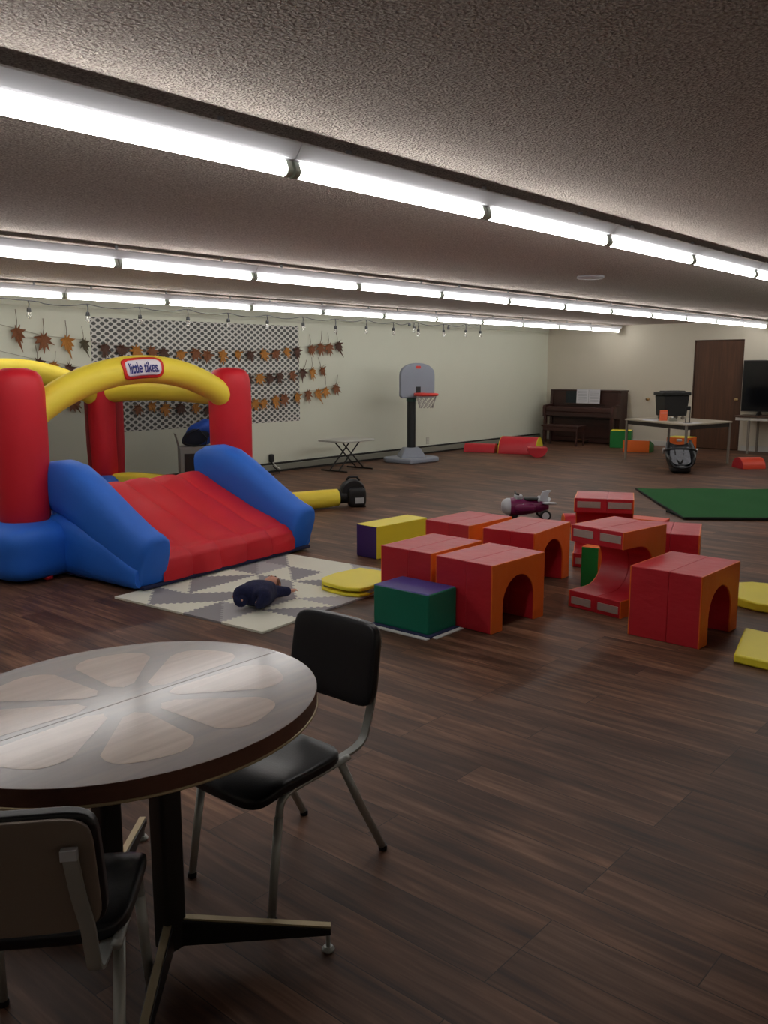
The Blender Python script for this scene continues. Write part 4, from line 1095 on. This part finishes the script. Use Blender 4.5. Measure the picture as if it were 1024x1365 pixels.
# ------------------------------------------------------------------ baby on the mat
pz = thing('person', 'baby in a dark navy fleece suit lying on its back on the foam tile mat', 'person', (3.72, 4.32, TK + 0.012), R(26))
def skin(name, verts, edges, radii, m, parent, root=0, sub=2):
    me = bpy.data.meshes.new(name); me.from_pydata(verts, edges, [])
    o = bpy.data.objects.new(name, me); COL.objects.link(o); o.parent = parent
    me.materials.append(m)
    sk = o.modifiers.new('Skin', 'SKIN'); sk.use_smooth_shade = True
    for i, r in enumerate(radii):
        d = me.skin_vertices[0].data[i]
        d.radius = (r, r) if not isinstance(r, tuple) else r
        d.use_root = (i == root)
    s2 = o.modifiers.new('Subdivision', 'SUBSURF'); s2.levels = sub; s2.render_levels = sub
    return o
# local x: feet (-) to head (+), y: across, z: up
V = [(-0.03, 0, 0.075), (0.05, 0, 0.075), (0.115, 0.01, 0.07), (0.165, 0.012, 0.070), (0.205, 0.012, 0.072), (0.245, 0.012, 0.075),
     (0.09, 0.085, 0.075), (0.095, 0.145, 0.055), (0.05, 0.165, 0.045),
     (0.135, -0.055, 0.055), (0.19, -0.10, 0.045), (0.235, -0.135, 0.042),
     (-0.09, 0.055, 0.085), (-0.135, 0.075, 0.10), (-0.165, 0.06, 0.055), (-0.175, 0.045, 0.075),
     (-0.09, -0.055, 0.08), (-0.14, -0.085, 0.095), (-0.165, -0.07, 0.05), (-0.175, -0.05, 0.07)]
Ed = [(0, 1), (1, 2), (2, 3), (3, 4), (4, 5), (2, 6), (6, 7), (7, 8), (2, 9), (9, 10), (10, 11), (0, 12), (12, 13), (13, 14), (14, 15), (0, 16), (16, 17), (17, 18), (18, 19)]
RD = [0.088, 0.084, 0.072, 0.034, 0.040, 0.045, 0.040, 0.032, 0.028, 0.042, 0.034, 0.030, 0.066, 0.062, 0.048, 0.04, 0.066, 0.062, 0.048, 0.04]
body = skin('body', V, Ed, [r * (0.84 if i < 12 else 0.45 if i in (12, 16) else 0.28) for i, r in enumerate(RD)], M['skin'], pz)
VS = V[:4] + V[6:]
Es = [(0, 1), (1, 2), (2, 3), (2, 4), (4, 5), (5, 6), (2, 7), (7, 8), (8, 9), (0, 10), (10, 11), (11, 12), (12, 13), (0, 14), (14, 15), (15, 16), (16, 17)]
RS = RD[:3] + [0.040] + RD[6:]
skin('sleep_suit', VS, Es, [r * 1.10 for r in RS], M['navy_fleece'], pz)
hc = Vector((0.250, 0.012, 0.072))
MB().puff(hc, (0.066, 0.056, 0.060), 2.2, 10).build('head', M['skin'], body, smooth=True)
def haircap(a, b):
    th = R(-128 + 256 * a); ph = R(-85 + 170 * b)
    d = Vector((math.cos(th) * math.cos(ph), math.sin(th) * math.cos(ph), math.sin(ph)))
    q = Vector((d.x * 0.071, d.y * 0.061, d.z * 0.064))
    if d.z > 0.75 and d.x < 0.6: q *= 0.9
    return hc + q + Vector((0.003, 0, -0.002))
MB().grid(haircap, 16, 12).build('hair', M['hair'], pz, smooth=True)
for s_ in (-1, 1):
    MB().ball(hc + Vector((0.012, s_ * 0.022, 0.056)), (0.005, 0.008, 0.004), 8).build('eye', M['eye'], body, smooth=True)
    MB().ball(hc + Vector((0.0, s_ * 0.056, 0.0)), (0.012, 0.008, 0.016), 8).build('ear', M['skin'], body, smooth=True)
MB().ball(hc + Vector((-0.006, 0, 0.060)), (0.009, 0.008, 0.008), 8).build('nose', M['skin'], body, smooth=True)
MB().ball(hc + Vector((-0.028, 0, 0.053)), (0.005, 0.013, 0.004), 8).build('mouth', M['lip'], body, smooth=True)
# small curled hands at the cuffs
for (hx, hy, hz, dx, dy) in ((0.018, 0.172, 0.040, -1, 0.2), (0.246, -0.143, 0.042, 0.8, -0.6)):
    h = MB()
    dv = Vector((dx, dy, 0)).normalized(); sv = Vector((-dv.y, dv.x, 0)); c0 = Vector((hx, hy, hz))
    h.ball(c0, (0.017, 0.017, 0.012), 8)
    for k in range(4):
        q = c0 + sv * (-0.012 + 0.008 * k) + dv * 0.012; L = (0.016, 0.019, 0.018, 0.014)[k]
        h.tube([q, q + dv * L * 0.6 + Vector((0, 0, 0.004)), q + dv * L - Vector((0, 0, 0.006))], [0.0046, 0.0044, 0.0036], 6)
    h.tube([c0 + sv * 0.013, c0 + sv * 0.021 + dv * 0.008, c0 + sv * 0.020 + dv * 0.016], [0.005, 0.0046, 0.0038], 6)
    h.build('hand', M['skin'], body, smooth=True)

# ------------------------------------------------------------------ round dining table
TX, TY, TZ = 1.243, 1.985, 0.70
RX, RY = 0.533, 0.468
dt = thing('dining_table', 'oval dark wood dining table with petal inlay in the foreground', 'table', (TX, TY, 0))
def ell(rx, ry, a0, a1, n):
    return [(rx * math.cos(R(a0 + (a1 - a0) * i / n)), ry * math.sin(R(a0 + (a1 - a0) * i / n))) for i in range(n + 1)]
def petal(a0, a1, r0, r1, n=10, rc=0.06):
    """rounded wedge between two angles"""
    am = (a0 + a1) / 2; pts = []
    da = (a1 - a0) / 2
    for i in range(n * 2 + 1):
        t = -1 + i / n
        r = r1 * (1 - 0.16 * abs(t) ** 4)
        pts.append((r, am + da * t))
    for i in range(n + 1):
        t = 1 - 2 * i / n
        pts.append((r0 * (1 + 0.25 * (1 - abs(t)) * -1 + 0.25), am + da * t * 0.8))
    return [(RX * r * math.cos(R(a)), RY * r * math.sin(R(a))) for r, a in pts]
for s_ in (0, 1):
    a0, a1 = (0.0, 180.0) if s_ == 0 else (180.0, 360.0)
    off = 0.0012 * (1 if s_ == 0 else -1)
    b = MB()
    outl = [(x, y + off) for x, y in ell(RX, RY, a0, a1, 64)]
    b.prism(outl, TZ - 0.045, TZ, axis='z', mi=2)
    # the top sheet and its inlay
    b.add([(x * 0.997, y * 0.997, TZ + 0.0004) for x, y in outl], [list(range(len(outl)))], 0)
    for k in range(4):
        pa = a0 + 45 * k + 5; pb = a0 + 45 * (k + 1) - 5
        pp = petal(pa, pb, 0.20, 0.83)
        b.add([(x, y + off, TZ + 0.0009) for x, y in pp], [list(range(len(pp)))], 1)
    b.build('tabletop_half', [M['table_dark'], M['table_light'], M['table_edge']], dt, smooth=30)
MB().tube([(x * 1.0, y * 1.0, TZ - 0.046) for x, y in ell(RX, RY, 0, 360, 90)[:-1]], 0.0045, 6, closed=True).build('edge_trim', M['gold'], dt, smooth=True)
MB().box(-0.36, 0.36, -0.05, 0.05, TZ - 0.085, TZ - 0.045).build('mounting_rail', M['black_metal'], dt)
MB().box(-0.06, 0.06, -0.30, 0.30, TZ - 0.075, TZ - 0.045).build('mounting_rail', M['black_metal'], dt)
for sy_, Y_ in ((-1, -0.145), (1, 0.145)):
    MB().prism(rrect(0.066, 0.066, 0.012, 4, 0, Y_), 0.045, TZ - 0.07, axis='z').build('pedestal_post', M['black_metal'], dt, smooth=40)
    for sx_ in (-1, 1):
        d = Vector((sx_ * 0.72, sy_ * 0.70, 0)).normalized(); p0 = Vector((0, Y_, 0)); sd_ = Vector((-d.y, d.x, 0))
        lg = MB()
        L = 0.43
        T = Matrix(((d.x, sd_.x, 0, p0.x), (d.y, sd_.y, 0, p0.y), (0, 0, 1, 0), (0, 0, 0, 1)))
        lg.prism([(0.0, 0.045), (0.0, 0.125), (L, 0.072), (L, 0.052)], -0.014, 0.014, axis='y', T=T)
        lo = lg.build('leg', M['black_metal'], dt, bevel=0.003)
        MB().prism([(0.03, 0.1215), (0.03, 0.127), (L, 0.0775), (L, 0.072)], -0.010, 0.010, axis='y', T=T).build('leg_cap', M['gold'], lo)
        gp = MB()
        e = p0 + d * (L - 0.008)
        gp.cyl((e.x, e.y, 0.012), (e.x, e.y, 0.072), 0.006, n=8)
        gp.lathe([(0.016, 0), (0.018, 0.006), (0.012, 0.014), (0, 0.014)], 14, T=Matrix.Translation((e.x, e.y, 0)))
        gp.build('glide', M['chrome'], lo, smooth=40)

# ------------------------------------------------------------------ chairs
def make_chair(label):
    root = thing('dining_chair', label, 'chair', (0, 0, 0), 0, 'black vinyl chairs at the dining table')
    # backrest; local x right, y forward
    def bend(w):
        k = (w.z - 0.51) / 0.25
        return Vector((w.x * (1.0 - 0.03 * k), w.y - 0.040 * k - 0.10 * (0.18 ** 2 - w.x ** 2) * 3.0, w.z))
    MB().puff((0, -0.004, 0.637), (0.186, 0.019, 0.134), 7, 14, warp=bend).build('backrest', M['black_vinyl'], root, smooth=True)
    MB().puff((0, -0.026, 0.635), (0.178, 0.007, 0.127), 7, 14, warp=bend).build('back_panel', M['back_vinyl'], root, smooth=True)
    # seat with waterfall front
    def sbend(w):
        t = (w.y - 0.11) / 0.37
        drop = 0.045 * max(0, t - 0.72) ** 2 / 0.08
        return Vector((w.x * (0.97 + 0.06 * t), w.y, w.z - drop - 0.012 * (1 - (w.x / 0.2) ** 2) * (1 - abs(2 * t - 1))))
    MB().puff((0, 0.295, 0.392), (0.192, 0.185, 0.024), 5, 16, warp=sbend).build('seat', M['black_vinyl'], root, smooth=True)
    for s_ in (-1, 1):
        x = s_ * 0.172
        rail = smoothpath([(x, 0.40, 0.30), (x, 0.392, 0.340), (x, 0.365, 0.362), (x, 0.31, 0.368), (x, 0.22, 0.372), (x, 0.10, 0.378)], 5)
        MB().tube(rail, 0.013, 10, ell=(1.0, 0.72)).build('side_rail', M['chrome'], root, smooth=True)
        fl = MB().tube([(x, 0.40, 0.302), (x * 1.02, 0.425, 0.15), (x * 1.05, 0.445, 0.008)], [0.0135, 0.013, 0.012], 10).build('leg', M['chrome'], root, smooth=True)
        MB().lathe([(0.014, 0), (0.015, 0.006), (0.014, 0.016), (0.012, 0.016)], 12, T=Matrix.Translation((x * 1.05, 0.445, 0))).build('foot_cap', M['rubber'], fl, smooth=40)
        rl = MB().tube([(x, 0.135, 0.372), (x * 1.03, 0.06, 0.22), (x * 1.06, -0.055, 0.008)], [0.0135, 0.0135, 0.012], 10).build('leg', M['chrome'], root, smooth=True)
        MB().lathe([(0.014, 0), (0.015, 0.006), (0.014, 0.016), (0.012, 0.016)], 12, T=Matrix.Translation((x * 1.06, -0.055, 0))).build('foot_cap', M['rubber'], rl, smooth=40)
        xb = s_ * 0.150
        bp_ = smoothpath([(xb, 0.14, 0.372), (xb, 0.05, 0.380), (xb, 0.005, 0.400), (xb, -0.016, 0.445), (xb, -0.040, 0.52), (xb * 0.95, -0.064, 0.60), (xb * 0.90, -0.083, 0.70)], 5)
        sec = [(-0.014, -0.004), (0.014, -0.004), (0.014, 0.004), (-0.014, 0.004)]
        po = MB().sweep(bp_, (1, 0, 0), [sec] * len(bp_)).build('back_post', M['chrome'], root, smooth=30)
        MB().box(xb * 0.90 - 0.0155, xb * 0.90 + 0.0155, -0.092, -0.076, 0.686, 0.708).build('end_cap', M['toy_white'], po, bevel=0.002)
    MB().tube([(-0.172, 0.34, 0.366), (0.172, 0.34, 0.366)], 0.010, 8).build('cross_bar', M['chrome'], root, smooth=40)
    return root
ch = make_chair('black vinyl chair right of the oval table, its padded front facing us')
ch.location = (1.969, 1.949, 0); ch.rotation_euler = (0, 0, R(91.5))
dup(ch, (0.70, 1.565, 0), R(-42), 'black vinyl chair at bottom left, its grey brown back panel towards us')

# ------------------------------------------------------------------ world, camera
w = bpy.data.worlds.new('World'); scene.world = w; w.use_nodes = True
w.node_tree.nodes['Background'].inputs[0].default_value = (0.5, 0.5, 0.5, 1)
w.node_tree.nodes['Background'].inputs[1].default_value = 0.0

cam = bpy.data.cameras.new('camera'); co = bpy.data.objects.new('camera', cam); COL.objects.link(co)
FPX = 1171.7; PITCH = 0.164557; ROLL = -0.001636; YAW = 0.71466
cam.sensor_fit = 'VERTICAL'; cam.sensor_height = 24.0; cam.lens = 24.0 * FPX / 1365.0
cam.clip_start = 0.05; cam.clip_end = 100
Fv = Vector((math.cos(YAW) * math.cos(PITCH), math.sin(YAW) * math.cos(PITCH), -math.sin(PITCH)))
Rv = Vector((math.sin(YAW), -math.cos(YAW), 0)); Uv = Rv.cross(Fv)
r2 = Rv * math.cos(ROLL) + Uv * math.sin(ROLL); u2 = -Rv * math.sin(ROLL) + Uv * math.cos(ROLL)
co.matrix_world = Matrix(((r2.x, u2.x, -Fv.x, 0), (r2.y, u2.y, -Fv.y, 0), (r2.z, u2.z, -Fv.z, 1.58), (0, 0, 0, 1)))
scene.camera = co
scene.view_settings.view_transform = 'Standard'
scene.view_settings.look = 'None'
scene.view_settings.gamma = 1.0
scene.view_settings.use_curve_mapping = False
scene.view_settings.exposure = 1.15
